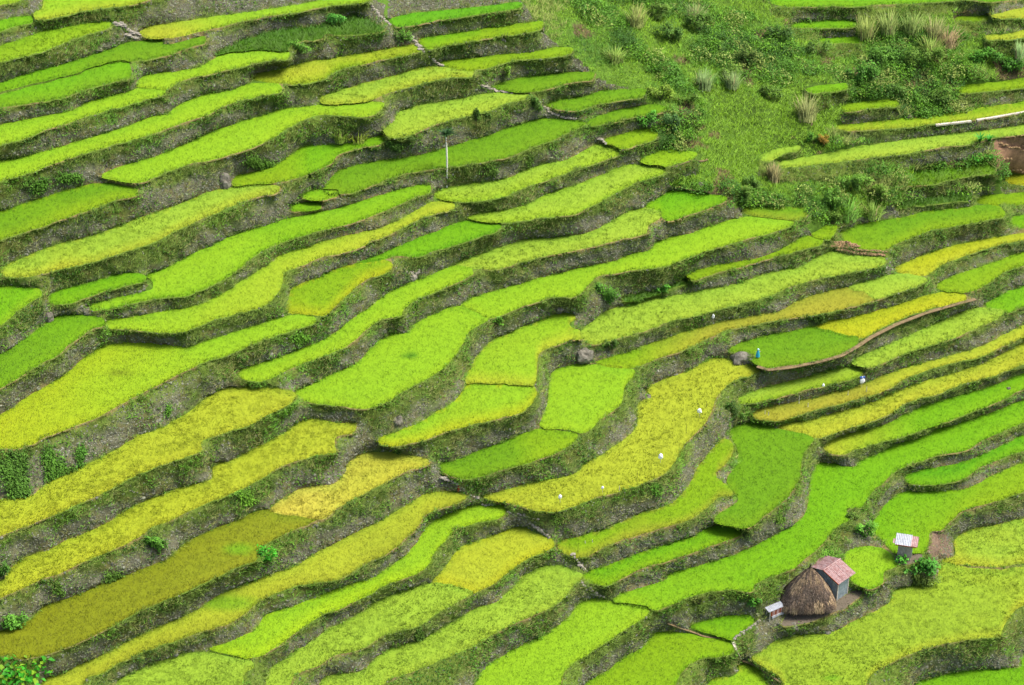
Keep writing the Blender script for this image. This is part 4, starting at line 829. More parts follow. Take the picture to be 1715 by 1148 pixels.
sel = np.where((fbm(p, .35, 92) > .69) & (rng.random(len(p)) < .75), 5, sel)
c = np.array(PAL)[sel] * rng.uniform(.75, 1.25, (len(p), 1))
h = np.choose(sel, [.34, .46, .55, .6, .8, .3]) * (1 - .5 * ridge) * (.6 + n2 * .8)
K = 4
BV, BF = blades(p, h, .085, .8, None, K, .1)
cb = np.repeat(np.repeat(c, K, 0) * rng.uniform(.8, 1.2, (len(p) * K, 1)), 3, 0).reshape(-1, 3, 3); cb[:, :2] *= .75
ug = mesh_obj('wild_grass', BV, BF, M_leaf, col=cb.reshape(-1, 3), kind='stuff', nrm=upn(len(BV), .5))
tag(ug, 'wild grass and weeds covering the unfarmed slope at upper right', 'wild grass')
# low leafy mounds nobody could count
cand = np.flatnonzero((rng.random(len(p)) < .15) & (ridge < .2) & (n1 + (n2 - .5) * .6 > .46))
LV, LF, LC = [], [], []; off = 0
for q in cand:
    r_ = rng.uniform(.3, .6) if rng.random() < .7 else rng.uniform(.6, 1.15); nl = int(50 * (r_ / .5) ** 1.4)
    d = rng.normal(0, 1, (nl, 3)); d /= np.linalg.norm(d, axis=1, keepdims=True); d[:, 2] = np.abs(d[:, 2])
    cc = p[q] + d * r_ * rng.uniform(.65, 1.05, (nl, 1)) * np.array([1, 1, .8])
    V, f = leaves(cc, .2)
    bc = [PAL[1], PAL[2], PAL[2], PAL[3], lin((104, 160, 50)) * .7, PAL[4]][rng.integers(6)]
    LV.append(V); LF.append(f + off); off += len(V)
    LC.append(np.repeat(bc * rng.uniform(.6, 1.3, (nl, 1)), 4, 0))
ub = mesh_obj('undergrowth', np.concatenate(LV), np.concatenate(LF), M_leaf, col=np.concatenate(LC), kind='stuff')
tag(ub, 'low leafy undergrowth mounded over the wild slope', 'undergrowth')

M_bark = solid_mat('bark', tuple(lin((96, 84, 62)) * .6), nscale=8, bump=.4)
def shrub(u, v, wpx, hpx, col, label, leaf=.17, depth=.7, cat='shrub', name='shrub', dens=1.0, group=None):
    b = surf(u, v + hpx * .35); s = ppm(b)
    rx = wpx / 2 / s; rz = hpx / 2 / s / .84; ry = min(rx, 1.2) * depth * (.6 if depth <= .5 else 1)
    root = empty(name, b); tag(root, label, cat, group)
    nb = 9                                               # uneven lobes, so the outline is not one ball
    lob = np.c_[rng.uniform(-.85, .85, nb) * rx, rng.uniform(-.5, .5, nb) * ry, rz * rng.uniform(.35, 1.35, nb)]
    lr = rng.uniform(.18, .5, nb)
    nl = int(min(2600, 260 * (rx * 2) * (rz * 2) / (leaf / .17) ** 2) * dens) + 30
    k = rng.integers(0, nb, nl)
    d = rng.normal(0, 1, (nl, 3)); d /= np.linalg.norm(d, axis=1, keepdims=True)
    cc = lob[k] + d * (lr[k, None] * np.array([rx, max(ry, .25), rz])) * rng.uniform(.35, 1.25, (nl, 1))
    cc[:, 2] = np.maximum(cc[:, 2], .03)
    V, f = leaves(cc, leaf)
    c = (lin(col) * .75 + lin((88, 130, 50)) * .25) * .88 * np.array([1.3, 1, .7])
    tone = rng.uniform(.7, 1.3, nb)
    cl = c * (tone[k] * rng.uniform(.75, 1.25, nl))[:, None]
    no = np.repeat(d * .8 + np.array([0, 0, .8]), 4, 0); no /= np.linalg.norm(no, axis=1, keepdims=True)
    mesh_obj('foliage', V, f, M_leaf, parent=root, col=np.repeat(cl, 4, 0), nrm=no)
    SV, SF = [], []; o_ = 0
    for i in range(4):                                   # tapered woody stems
        a = np.array([rng.uniform(-.1, .1), rng.uniform(-.1, .1), -.05]); e_ = lob[i] * .9
        w0, w1 = .035, .012
        ring = np.array([(math.cos(t), math.sin(t), 0) for t in (0, 1.57, 3.14, 4.71)])
        SV += [a + ring * w0, e_ + ring * w1]
        for j in range(4): SF.append((o_ + j, o_ + (j + 1) % 4, o_ + 4 + (j + 1) % 4, o_ + 4 + j))
        o_ += 8
    mesh_obj('stem', np.concatenate(SV), np.array(SF), M_bark, parent=root)
    return root
def creeper(u, v, wpx, hpx, col, label, leaf=.14, depth=.4, cat='wall plant', name='wall_plant'):
    b = surf(u, v); root = empty(name, b); tag(root, label, cat)
    nl = int(1.3 * wpx * hpx) + 50
    k = rng.integers(0, 7, nl); lob = rng.uniform(-.32, .32, (7, 2)); q = lob[k] + rng.normal(0, .17, (nl, 2)) * rng.uniform(.3, 1.3, (nl, 1))
    uu_ = u + q[:, 0] * wpx; vv_ = v + q[:, 1] * hpx
    g_ = lab[px(uu_, vv_)] < 0; uu_, vv_, k = uu_[g_], vv_[g_], k[g_]; nl = len(uu_)
    cc = unproj(uu_, vv_, zat(uu_, vv_)) + rng.uniform(.03, .28, (nl, 1)) * np.array([.1, -1, .35]) - np.array(b)
    V, f = leaves(cc, leaf, .5, .1)
    c = (lin(col) * .55 + lin((92, 128, 54)) * .45) * .95 * np.array([1.2, 1, .75]); tone = rng.uniform(.8, 1.25, 7)
    mesh_obj('foliage', V, f, M_leaf, parent=root, col=np.repeat(c * (tone[k] * rng.uniform(.7, 1.3, nl))[:, None], 4, 0), nrm=upn(len(V), .4))
    return root
def reed(u, v, wpx, hpx, col, label, col2=(176, 160, 108), n=190, name='reed_clump', cat='reed clump', group=None):
    b = surf(u, v + hpx * .4); s = ppm(b); H = hpx / s / .86; R_ = wpx / 2 / s
    root = empty(name, b); tag(root, label, cat, group)
    az = rng.uniform(0, 6.28, n); p_ = np.c_[np.cos(az), np.sin(az), np.zeros(n)] * (rng.uniform(0, .75, n) * R_)[:, None]
    h = rng.uniform(.35, 1.0, n) * H; lean = rng.uniform(.1, 1.0, n) * min(1.0, R_ / H * 1.3)
    V, f, m = arcs(p_, h, np.full(n, .09), lean, az)
    c = np.where((rng.random(n) < .06)[:, None], lin(col2), lin(col)) * .8 * rng.uniform(.7, 1.3, (n, 1))
    mesh_obj('leaf_tuft', V, f, M_leaf, parent=root, col=np.repeat(c, m, 0), nrm=upn(len(V), .5))
    d = rng.normal(0, 1, (40, 3)) * np.array([R_ * .25, R_ * .25, .12]); d[:, 2] = np.abs(d[:, 2]) + .03
    V, f = leaves(d, .25)
    mesh_obj('dead_leaves', V, f, M_leaf, parent=root, col=np.repeat(lin((120, 106, 70)) * .5 * rng.uniform(.6, 1.3, (40, 1)), 4, 0))
    return root
DG, MG, BG, VG = (52, 100, 34), (78, 134, 40), (104, 168, 44), (60, 160, 36)
for a in [
    (26, 798, 54, 84, (60, 122, 44), 'dense dark ivy mat covering the wall at the left edge', .17, .35),
    (92, 776, 36, 66, (64, 132, 44), 'tall dark shrub hugging the wall just right of the ivy mat', .17, .4),
    (118, 795, 26, 30, (56, 120, 40), 'low shrub at the wall foot right of the ivy mat', .15, .4),
    (140, 760, 20, 40, (52, 128, 44), 'narrow fern like shrub on bare stones, left wall', .15, .4),
    (265, 912, 40, 46, (74, 142, 46), 'bushy green shrub at wall foot above the brownish olive rice', .17, .6),
    (447, 931, 30, 44, (44, 160, 30), 'vivid green bush standing on the lip of the brownish olive rice', .22, .9),
    (408, 830, 34, 30, (100, 168, 50), 'bright leafy bush on the wall under flattened yellow rice', .18, .5),
    (25, 1043, 54, 30, (84, 160, 56), 'pale green shrubs at the left edge above brownish rice', .18, .6),
    (6, 957, 24, 34, (58, 116, 40), 'dark shrub cut by the left edge beside flattened yellow rice', .16, .8),
    (100, 984, 22, 22, (70, 120, 44), 'small dark bush half way along the lower left wall', .15, .5),
    (190, 968, 24, 30, (62, 112, 40), 'dark bush on the lower left wall, wider one', .15, .5),
    (668, 242, 46, 34, DG, 'dark shrub mass under pale terrace left of the palm', .15, .6),
    (797, 196, 16, 28, DG, 'dark upright shrub on the rim right of the palm', .13, .8),
    (816, 201, 14, 24, (64, 110, 46), 'second smaller upright shrub right of the palm', .13, .8),
    (892, 176, 34, 34, (70, 128, 46), 'leafy bush at the tip of pale terrace beside the stepped path', .16, .7),
    (676, 64, 26, 24, (84, 150, 50), 'leafy bush beside the stepped path near the top', .16, .8),
    (840, 122, 34, 20, (96, 152, 44), 'low bright bush on wall right of stepped path', .15, .6),
    (888, 268, 14, 22, DG, 'small dark bush on the wall right of the palm trunk', .13, .5),
    (824, 284, 22, 20, (70, 120, 50), 'round dark bush on wall close to the palm trunk', .14, .5),
    (1120, 205, 34, 36, (78, 136, 84), 'bluish green shrub at the foot of the wild slope', .16, .8),
    (1085, 198, 40, 22, (84, 176, 60), 'bright fresh green low shrub beside the bluish one', .16, .8),
    (1108, 156, 48, 28, (120, 168, 60), 'pale leafy bush at the corner of wild slope and terraces', .18, .8),
    (1150, 172, 36, 24, (96, 150, 50), 'leafy bush uphill of the bluish shrub', .17, .8),
    (1015, 492, 56, 44, (76, 150, 44), 'spreading leafy bush right of the dark wall cleft, centre', .18, .6),
    (1108, 486, 22, 16, (70, 160, 50), 'small vivid bush on the weedy ledge, centre', .15, .6),
    (502, 566, 34, 20, (88, 164, 44), 'bright bush tufting the wall, left of centre', .16, .5),
    (404, 600, 24, 24, (76, 150, 44), 'green bush on the corner of the high inner wall', .16, .6),
    (282, 686, 11, 26, (66, 140, 40), 'slender fern hanging on the big golden terrace wall', .13, .4),
    (832, 540, 18, 18, (90, 166, 50), 'small bright bush on the bund, centre', .14, .6),
    (1022, 578, 20, 20, DG, 'dark shrub above the embedded boulder, centre', .14, .6),
    (1372, 532, 16, 18, DG, 'dark round bush on wall above the golden terrace', .14, .5),
    (1424, 302, 58, 36, (86, 146, 52), 'large leafy bush on the lower wild slope', .2, .8),
    (1392, 338, 40, 46, (78, 142, 44), 'tall leafy bush left of the grassy fallow terrace', .2, .8),
    (1460, 322, 44, 30, (104, 160, 56), 'light green bush right of the large leafy one', .18, .8),
    (1238, 326, 34, 34, (92, 144, 56), 'bush at the right end of vivid green terrace', .17, .8),
    (1258, 300, 30, 28, (84, 138, 56), 'bush climbing the slope left of brownish plume grass', .17, .8),
    (1379, 240, 26, 20, (150, 128, 50), 'orange brown dying bush beside the long pale terrace', .13, .8),
    (1362, 236, 20, 20, (70, 140, 44), 'green bush touching the orange brown one', .15, .8),
    (1245, 322, 20, 22, (112, 150, 66), 'small pale bush near the little path', .15, .8),
    (1534, 946, 60, 40, (64, 156, 52), 'broad leafed plants in front of the small raised shed', .26, .8),
    (1546, 968, 50, 34, (86, 120, 52), 'scrubby dark bush on the bank under the raised shed', .15, .6),
    (1448, 888, 34, 34, (96, 176, 62), 'fresh green shrub left of the small raised shed', .17, .7),
    (1430, 868, 24, 18, (84, 130, 50), 'small shrub topping the wall left of raised shed', .14, .7),
    (1636, 268, 54, 16, (60, 176, 44), 'low bright leafy mat beside the earth slide', .16, .7),
    (1230, 688, 30, 40, (56, 104, 40), 'dark bush at the left end of the ochre terrace', .15, .6),
    (1102, 820, 18, 22, (70, 150, 44), 'green bush on wall under the biggest yellow terrace', .14, .5),
    (700, 1064, 22, 24, DG, 'dark bush on the wall above long pale terrace, bottom', .14, .5),
    (1305, 870, 20, 18, (80, 130, 44), 'shrub on the wall below bulging green terrace', .14, .5),
    (1262, 1010, 24, 22, (66, 150, 44), 'bright shrub at the wall corner left of thatched hut', .16, .7),
    (1395, 930, 40, 22, (92, 164, 50), 'leafy weeds on the wall behind the metal shed', .15, .5),
    (1170, 1004, 30, 16, (96, 120, 60), 'pale dry shrub at the head of bright terrace, bottom', .13, .6),
    (1395, 366, 24, 26, (84, 128, 50), 'shrub by the tiny plot above dry stone bank', .15, .7),
    (62, 310, 40, 26, (60, 130, 40), 'dark creeper on the wall at the upper left', .15, .4),
    (120, 292, 44, 26, (58, 128, 38), 'dark creeper clump on upper left wall, right one', .15, .4),
    (440, 272, 56, 26, (64, 124, 40), 'leafy dark hedge like bush above the grey boulder', .16, .5),
    (500, 82, 40, 22, (84, 150, 50), 'green bush below the overgrown leafy terrace', .16, .7),
    (560, 35, 40, 22, (70, 160, 64), 'bluish green weeds on bank left of the stepped path', .16, .6),
    (1170, 45, 46, 40, (74, 126, 44), 'dark bush on the upper wild slope, left one', .2, .9),
    (1120, 60, 44, 34, (70, 122, 52), 'dark leafy bush in the hollow of upper wild slope', .2, .9),
    (1100, 20, 50, 30, (92, 140, 54), 'mottled bush cut by top edge on wild slope', .2, .9),
    (1305, 62, 46, 30, (56, 110, 42), 'darkest bush near the top of the wild slope', .19, .9),
    (1370, 82, 40, 26, (78, 128, 48), 'dark rounded bush below the short green strips', .19, .9),
    (1480, 95, 60, 36, (76, 138, 48), 'leafy thicket below the silvery reeds, left part', .2, .9),
    (1545, 100, 60, 40, (92, 142, 50), 'leafy thicket below the silvery reeds, right part', .2, .9),
    (1440, 125, 60, 34, (72, 146, 46), 'green bush band across the mid wild slope', .2, .9),
    (1650, 100, 60, 26, (70, 150, 44), 'bright bush row under lower yellow sliver, left', .19, .8),
    (1690, 108, 46, 30, (64, 140, 42), 'bright bush row under lower yellow sliver, right edge', .19, .8),
    (1560, 160, 60, 26, (78, 130, 48), 'bush above the concrete path, right side', .18, .8),
    (1500, 150, 40, 26, (66, 118, 44), 'dark bush left of lime strip at right edge', .18, .8),
    (1220, 130, 40, 26, (100, 150, 60), 'soft green bush in the middle of wild slope', .18, .9),
    (1290, 160, 40, 26, (84, 134, 50), 'bush uphill of the pale plume grass clump', .18, .9),
    (1250, 100, 36, 40, (90, 134, 60), 'tall loose bush in the middle of wild slope', .18, .9),
]:
    (creeper if len(a) > 7 and a[7] <= .5 else shrub)(*a)
for a in [
    (1350, 180, 46, 44, (158, 168, 96), 'pale plume grass clump standing out on the wild slope'),
    (1296, 286, 26, 36, (140, 136, 84), 'brownish plume grass clump near the long pale terrace'),
    (1452, 42, 40, 44, (158, 178, 84), 'silvery reed clump at left end of the thicket, top right'),
    (1488, 36, 42, 40, (148, 170, 84), 'second silvery reed clump from the left in thicket'),
    (1528, 38, 44, 42, (140, 166, 78), 'middle silvery reed clump of the thicket'),
    (1565, 44, 42, 40, (152, 160, 92), 'fourth silvery reed clump, above the pinkish one'),
    (1588, 62, 40, 36, (170, 150, 104), 'pinkish dry reed clump at right end of thicket'),
    (1560, 78, 44, 36, (140, 166, 70), 'greener reed clump at the foot of the thicket'),
    (1180, 140, 36, 34, (130, 160, 90), 'grey green reed clump at left of wild slope'),
    (1225, 142, 34, 30, (140, 168, 96), 'reed clump right beside the grey green one'),
    (1165, 22, 40, 34, (138, 158, 88), 'reed clump near the top edge on wild slope'),
    (1065, 30, 40, 36, (150, 166, 80), 'leftmost reed clump at top of wild slope'),
    (1030, 90, 40, 26, (140, 170, 70), 'low reed clump beside the bright grassy spur'),
    (1706, 90, 20, 40, (150, 190, 110), 'tall pale reed at the right edge near top'),
    (1420, 350, 50, 34, (120, 176, 60), 'tall lime grass clump below leafy bushes'),
    (1460, 352, 44, 30, (134, 172, 66), 'yellower tall grass clump right of lime one'),
    (600, 226, 40, 26, (160, 186, 60), 'tuft of young cane in the bare plot left of palm'),
    (570, 228, 30, 22, (140, 176, 56), 'smaller tuft of young cane in the bare plot'),
]:
    reed(*a, group='tall grass clumps on the wild ground')
print('slope', round(time.time() - T0, 2))
# ---------------------------------------------------------------- built things
M_thatch = vcol_mat('thatch', nscale=6, lo=.6, hi=1.3, bump=1.0, rough=1.0, spec=.05)
M_rust = solid_mat('rusted_tin', tuple(lin((196, 168, 164)) * .68), rough=.6, nscale=5, c2=tuple(lin((164, 114, 106)) * .6), metal=.0, spec=.4)
M_rustedge = solid_mat('rust_edge', tuple(lin((170, 84, 44)) * .6), rough=.8, nscale=9, namp=.5)
M_tin = solid_mat('grey_tin', tuple(lin((186, 200, 200)) * .7), rough=.45, nscale=4, c2=tuple(lin((150, 166, 168)) * .6), metal=.0, spec=.5)
M_white = solid_mat('white_tin', tuple(lin((206, 210, 216)) * .6), rough=.5, nscale=4, namp=.3, spec=.5)
M_wood = solid_mat('weathered_plank', tuple(lin((206, 192, 176)) * .7), rough=.9, nscale=6, namp=.45, bump=.3)
M_wood2 = solid_mat('pale_post', tuple(lin((214, 208, 190)) * .7), rough=.8, nscale=6, namp=.25)
M_conc = solid_mat('pale_concrete', tuple(lin((226, 214, 196)) * .75), rough=.9, nscale=4, namp=.2, bump=.2)
M_path = solid_mat('trodden_earth', tuple(lin((156, 134, 98)) * .6), rough=1, nscale=2.5, namp=.35, bump=.4)
M_bag = solid_mat('white_plastic', (.9, .91, .93), rough=.4, nscale=3, namp=.15, spec=.5)
M_blue = solid_mat('blue_cloth', tuple(lin((60, 186, 214)) * .75), rough=.7, nscale=4, namp=.3)
M_rock = solid_mat('boulder_rock', tuple(lin((154, 150, 134)) * .6), rough=.9, nscale=3.2, c2=tuple(lin((98, 92, 78)) * .5), bump=.8)
def bm_obj(name, bm, mat, parent=None, smooth=False):
    me = bpy.data.meshes.new(name); bm.normal_update(); bm.to_mesh(me); bm.free()
    me.materials.append(mat)
    if smooth: me.polygons.foreach_set('use_smooth', [True] * len(me.polygons))
    o = bpy.data.objects.new(name, me); scene.collection.objects.link(o)
    if parent is not None: o.parent = parent
    return o
def box(bm, x0, x1, y0, y1, z0, z1, M=None):
    vs = [bm.verts.new(Vector(c)) for c in ((x0, y0, z0), (x1, y0, z0), (x1, y1, z0), (x0, y1, z0), (x0, y0, z1), (x1, y0, z1), (x1, y1, z1), (x0, y1, z1))]
    if M is not None:
        for v_ in vs: v_.co = M @ v_.co
    for f in ((0, 3, 2, 1), (4, 5, 6, 7), (0, 1, 5, 4), (1, 2, 6, 5), (2, 3, 7, 6), (3, 0, 4, 7)): bm.faces.new([vs[i] for i in f])
def tube(bm, a, b, r0, r1, n=6, M=None):
    a = Vector(a); b = Vector(b); d = (b - a).normalized(); x = d.orthogonal().normalized(); y = d.cross(x)
    A = []; B = []
    for i in range(n):
        t = 6.28318 * i / n; q = x * math.cos(t) + y * math.sin(t)
        A.append(bm.verts.new(a + q * r0)); B.append(bm.verts.new(b + q * r1))
    for i in range(n): bm.faces.new((A[i], A[(i + 1) % n], B[(i + 1) % n], B[i]))
    bm.faces.new(A[::-1]); bm.faces.new(B)
def corr(bm, o, ux, uy, L, Wd, pitch=.16, amp=.022, th=.006):
    """corrugated sheet: o corner, ux along the ridges (L), uy across (Wd)"""
    o, ux, uy = Vector(o), Vector(ux).normalized(), Vector(uy).normalized(); nn = ux.cross(uy)
    if nn.z < 0: nn = -nn
    n = max(4, int(Wd / pitch * 4)); top = []
    for i in range(n + 1):
        w_ = Wd * i / n; h_ = amp * math.sin(6.28318 * w_ / pitch)
        q = o + uy * w_ + nn * h_
        top.append((bm.verts.new(q + nn * th), bm.verts.new(q + ux * L + nn * th), bm.verts.new(q - nn * th), bm.verts.new(q + ux * L - nn * th)))
    for a, b in zip(top[:-1], top[1:]):
        bm.faces.new((a[0], b[0], b[1], a[1])); bm.faces.new((a[2], a[3], b[3], b[2]))
        bm.faces.new((a[0], a[2], b[2], b[0])); bm.faces.new((a[1], b[1], b[3], a[3]))
# thatched hut
zg = rows[ids['p107']]['z']
ctr_ = Vector(unproj(1352, 1005, zg + .8)); base_ = Vector((ctr_.x, ctr_.y, zg))
hut = empty('thatched_hut', base_, math.radians(4)); tag(hut, 'brown thatched hut with steep shaggy roof on short posts', 'hut', None, 'thing')
R0, HH, RYS = 1.95, 2.85, .66
nr, na = 26, 72; V = []; C_ = []
for i in range(nr):
    q = i / (nr - 1)
    rr = R0 * ((1 - q) ** .82) * (1 + .07 * math.sin(q * 3.1)) + .1 * (1 - q) + .03
    for j in range(na):
        t = 6.28318 * j / na
        sq = 1 / (abs(math.cos(t)) ** 4.2 + abs(math.sin(t)) ** 4.2) ** (1 / 4.2)
        sq = 1 + (sq - 1) * (.85 - .6 * q)
        jj = rng.normal(0, .022) + .05 * math.sin(j * 1.7 + 3 * math.sin(i * .9)) * (1 - q)
        V.append((math.cos(t) * (rr * sq + jj) * .93, math.sin(t) * (rr * sq + jj) * .93 * RYS, .85 + HH * q + rng.normal(0, .012) - (.1 * (1 - q) ** 6)))
V = np.array(V); f = []
for i in range(nr - 1):
    for j in range(na): f.append((i * na + j, i * na + (j + 1) % na, (i + 1) * na + (j + 1) % na, (i + 1) * na + j))
tcol = lin((116, 104, 90)) * .55
mesh_obj('thatch_roof', V, np.array(f), M_thatch, parent=hut, col=np.tile(tcol, (len(V), 1)) * rng.uniform(.8, 1.15, (len(V), 1)))
# straw strands lying down the roof
n = 5200; q = rng.random(n) ** 1.25; t = rng.uniform(0, 6.28318, n)
sq = 1 / (np.abs(np.cos(t)) ** 4.2 + np.abs(np.sin(t)) ** 4.2) ** (1 / 4.2)
def rp(q, t, lift):
    s_ = 1 + (sq - 1) * (.85 - .6 * np.clip(q, 0, 1)); qq = np.clip(q, 0, 1)
    rr = (R0 * (1 - qq) ** .82 * (1 + .07 * np.sin(qq * 3.1)) + .1 * (1 - qq) + .03) * s_ + lift + np.maximum(-q, 0) * .5
    return np.c_[np.cos(t) * rr * .93, np.sin(t) * rr * .93 * RYS, .85 + HH * q]
q[-900:] = rng.uniform(0, .05, 900); ln_ = rng.uniform(.05, .17, n); ln_[-900:] = rng.uniform(.05, .16, 900); w_ = rng.uniform(.012, .04, n)
a = rp(q, t - w_, .03); b = rp(q, t + w_, .03); e_ = rp(q - ln_, t + rng.normal(0, .03, n), rng.uniform(.02, .06, n))
V = np.stack([a, b, e_], 1).reshape(-1, 3)
pat = fbm(np.c_[np.cos(t) * 2, np.sin(t) * 2, q * 3.5], 1.6, 777, 2)
sc = np.where((pat > .56)[:, None], lin((172, 148, 116)), np.where((pat < .44)[:, None], lin((112, 98, 86)), lin((134, 114, 96)))) * .64 * rng.uniform(.5, 1.5, (n, 1))
mesh_obj('straw', V, np.arange(3 * n).reshape(n, 3), M_thatch, parent=hut, col=np.repeat(sc, 3, 0), kind='stuff')
bm = bmesh.new(); tube(bm, (0, 0, .85 + HH - .1), (.02, 0, .85 + HH + .28), .1, .05, 7); bm_obj('ridge_cap', bm, M_bark, hut)
for sx in (-1, 1):
    for sy in (-1, 1):
        bm = bmesh.new(); tube(bm, (sx * 1.1, sy * .75, -.05), (sx * 1.1, sy * .75, 1.3), .07, .06, 7); bm_obj('post', bm, M_bark, hut)
bm = bmesh.new(); box(bm, -1.3, 1.3, -.85, .85, .95, 1.05); bm_obj('floor_boards', bm, M_wood, hut)
bm = bmesh.new(); box(bm, -1.1, 1.1, -.7, .7, 1.06, 1.7); bm_obj('wall', bm, M_wood, hut)
# metal shed behind the hut
C0 = Vector(unproj(1401, 1006, zg)); an = math.radians(43)
shed = empty('metal_shed', C0, an); tag(shed, 'grey corrugated shed with rusty pink gable roof, behind the thatched hut', 'shed', None, 'thing')
# local x = along the ridge (back right), local y = back left
Lx, Ly, hw = 1.15, 2.3, 1.85
bm = bmesh.new(); corr(bm, (0, 0, 0), (0, 0, 1), (0, 1, 0), hw, Ly, .14); bm_obj('front_panel', bm, M_tin, shed)
bm = bmesh.new(); corr(bm, (0, 0, 0), (0, 0, 1), (1, 0, 0), hw, Lx, .14); bm_obj('side_panel', bm, M_tin, shed)
bm = bmesh.new(); corr(bm, (Lx, 0, 0), (0, 0, 1), (0, 1, 0), hw, Ly, .14); bm_obj('back_panel', bm, M_tin, shed)
bm = bmesh.new(); corr(bm, (0, Ly, 0), (0, 0, 1), (1, 0, 0), hw, Lx, .14); bm_obj('side_panel', bm, M_tin, shed)
for x_ in (0, Lx):
    for y_ in (0, Ly):
        bm = bmesh.new(); box(bm, x_ - .04, x_ + .04, y_ - .04, y_ + .04, -.05, hw); bm_obj('corner_post', bm, M_wood2, shed)
ry = Ly * .5; rz = hw + .38
bm = bmesh.new()
vs = [bm.verts.new(v_) for v_ in ((-.012, 0, hw), (-.012, Ly, hw), (-.012, ry, rz - .04), (.02, 0, hw), (.02, Ly, hw), (.02, ry, rz - .04))]
bm.faces.new(vs[:3]); bm.faces.new(vs[5:2:-1]); bm.faces.new((vs[0], vs[3], vs[4], vs[1])); bm.faces.new((vs[1], vs[4], vs[5], vs[2])); bm.faces.new((vs[2], vs[5], vs[3], vs[0])); bm_obj('gable', bm, M_tin, shed)
for k_ in range(3):                                       # three overlapping sheets per slope
    x0 = -.35 + k_ * .62
    d1 = Vector((0, -(ry + .3), -(rz - hw + .06))); d2 = Vector((0, ry + .3, -(rz - hw + .06)))
    bm = bmesh.new(); corr(bm, (x0, ry, rz + .012 * k_), d1, (1, 0, 0), d1.length, .66, .13); bm_obj('roof_sheet', bm, M_rust, shed)
    bm = bmesh.new(); corr(bm, (x0, ry, rz + .012 * k_), d2, (1, 0, 0), d2.length, .66, .13); bm_obj('roof_sheet', bm, M_rust, shed)
bm = bmesh.new(); box(bm, -.37, -.33, -.32, ry, 0, .07)
for v_ in bm.verts: v_.co.z += rz - .04 - (ry - v_.co.y) * (rz - hw + .06) / (ry + .3)
bm_obj('barge_board', bm, M_rustedge, shed)
bm = bmesh.new(); tube(bm, (-.36, ry, rz + .04), (1.55, ry, rz + .06), .05, .05, 6); bm_obj('ridge_cap', bm, M_rust, shed)
# small raised shed
zs = rows[ids['p108']]['z']
C1 = Vector(unproj(1525, 941, zs)); ws = empty('raised_shed', C1, math.radians(-14)); tag(ws, 'small raised plank shed with white and rusty tin roof', 'shed', None, 'thing')
LX, LYY, st, wh = 1.0, .75, .38, 1.12                   # front runs to local -x, depth to local +y
nb_ = 8
for i in range(nb_):
    x0 = -LX + i * LX / nb_; bm = bmesh.new(); box(bm, x0 + .006, x0 + LX / nb_ - .006, -.015 + .012 * (i % 2), .02 + .012 * (i % 2), st - .03 * (i % 3), st + wh); bm_obj('plank', bm, M_wood, ws)
for i in range(5):
    y0 = .03 + i * .144; bm = bmesh.new(); box(bm, -.02 + .01 * (i % 2), .012 + .01 * (i % 2), y0 + .005, y0 + .139, st - .03 * (i % 2), st + wh); bm_obj('plank', bm, M_tin, ws)
bm = bmesh.new(); box(bm, -LX - .012, -LX + .02, .03, LYY, st, st + wh); box(bm, -LX + .03, -.03, LYY - .03, LYY, st, st + wh); bm_obj('back_wall', bm, M_wood, ws)
bm = bmesh.new(); box(bm, -LX + .03, -.03, .05, LYY - .05, st + .01, st + .06); bm_obj('floor', bm, M_wood, ws)
for x_, y_ in ((-.06, .06), (-LX + .07, .06), (-.06, LYY - .07), (-LX + .07, LYY - .07)):
    bm = bmesh.new(); tube(bm, (x_, y_, -.35), (x_, y_, st + .005), .045, .04, 6); bm_obj('leg', bm, M_wood, ws)
bm = bmesh.new(); corr(bm, (-LX - .25, -.28, st + wh + .06), (0, 1, .06), (1, 0, 0), LYY + .55, 1.15, .12); bm_obj('roof_sheet', bm, M_white, ws)
bm = bmesh.new(); corr(bm, (-.12, -.22, st + wh + .045), (0, 1, .06), (1, 0, -.02), LYY + .42, .5, .12); bm_obj('roof_sheet', bm, M_rust, ws)
bm = bmesh.new(); corr(bm, (-LX - .42, -.1, st + wh + .03), (0, 1, .06), (1, 0, 0), .5, .3, .12); bm_obj('roof_sheet', bm, M_rust, ws)
bm = bmesh.new(); box(bm, -LX - .22, .28, -.31, -.27, st + wh + .0, st + wh + .06); bm_obj('roof_beam', bm, M_rustedge, ws)
# little pen left of the hut
C2 = Vector(unproj(1289, 1037, float(zat(1300, 1034)) + .1)); pen = empty('animal_pen', C2, math.radians(32)); tag(pen, 'tiny low pen with white sheet roof and rusty side, left of thatched hut', 'animal pen', None, 'thing')
bm = bmesh.new(); corr(bm, (-.1, .0, .62), (0, .5, .12), (1, 0, 0), .5, 1.35, .12); bm_obj('roof_sheet', bm, M_white, pen)
for i in range(9):
    x0 = .12 + i * .125; bm = bmesh.new(); box(bm, x0, x0 + .1, .02, .045, .12, .56); bm_obj('slat', bm, M_rust if i % 3 else M_rustedge, pen)
bm = bmesh.new(); box(bm, .2, 1.25, -.03, .01, -.05, .14); bm_obj('base_board', bm, M_white, pen)
bm = bmesh.new(); box(bm, .1, 1.22, .4, .44, -.05, .7); box(bm, 1.22, 1.25, .05, .42, -.05, .6); bm_obj('wall', bm, M_wood, pen)
for x_, y_ in ((.02, .02), (1.2, .03), (.04, .42)):
    bm = bmesh.new(); tube(bm, (x_, y_, -.3), (x_, y_, .64), .035, .03, 6); bm_obj('post', bm, M_wood2, pen)
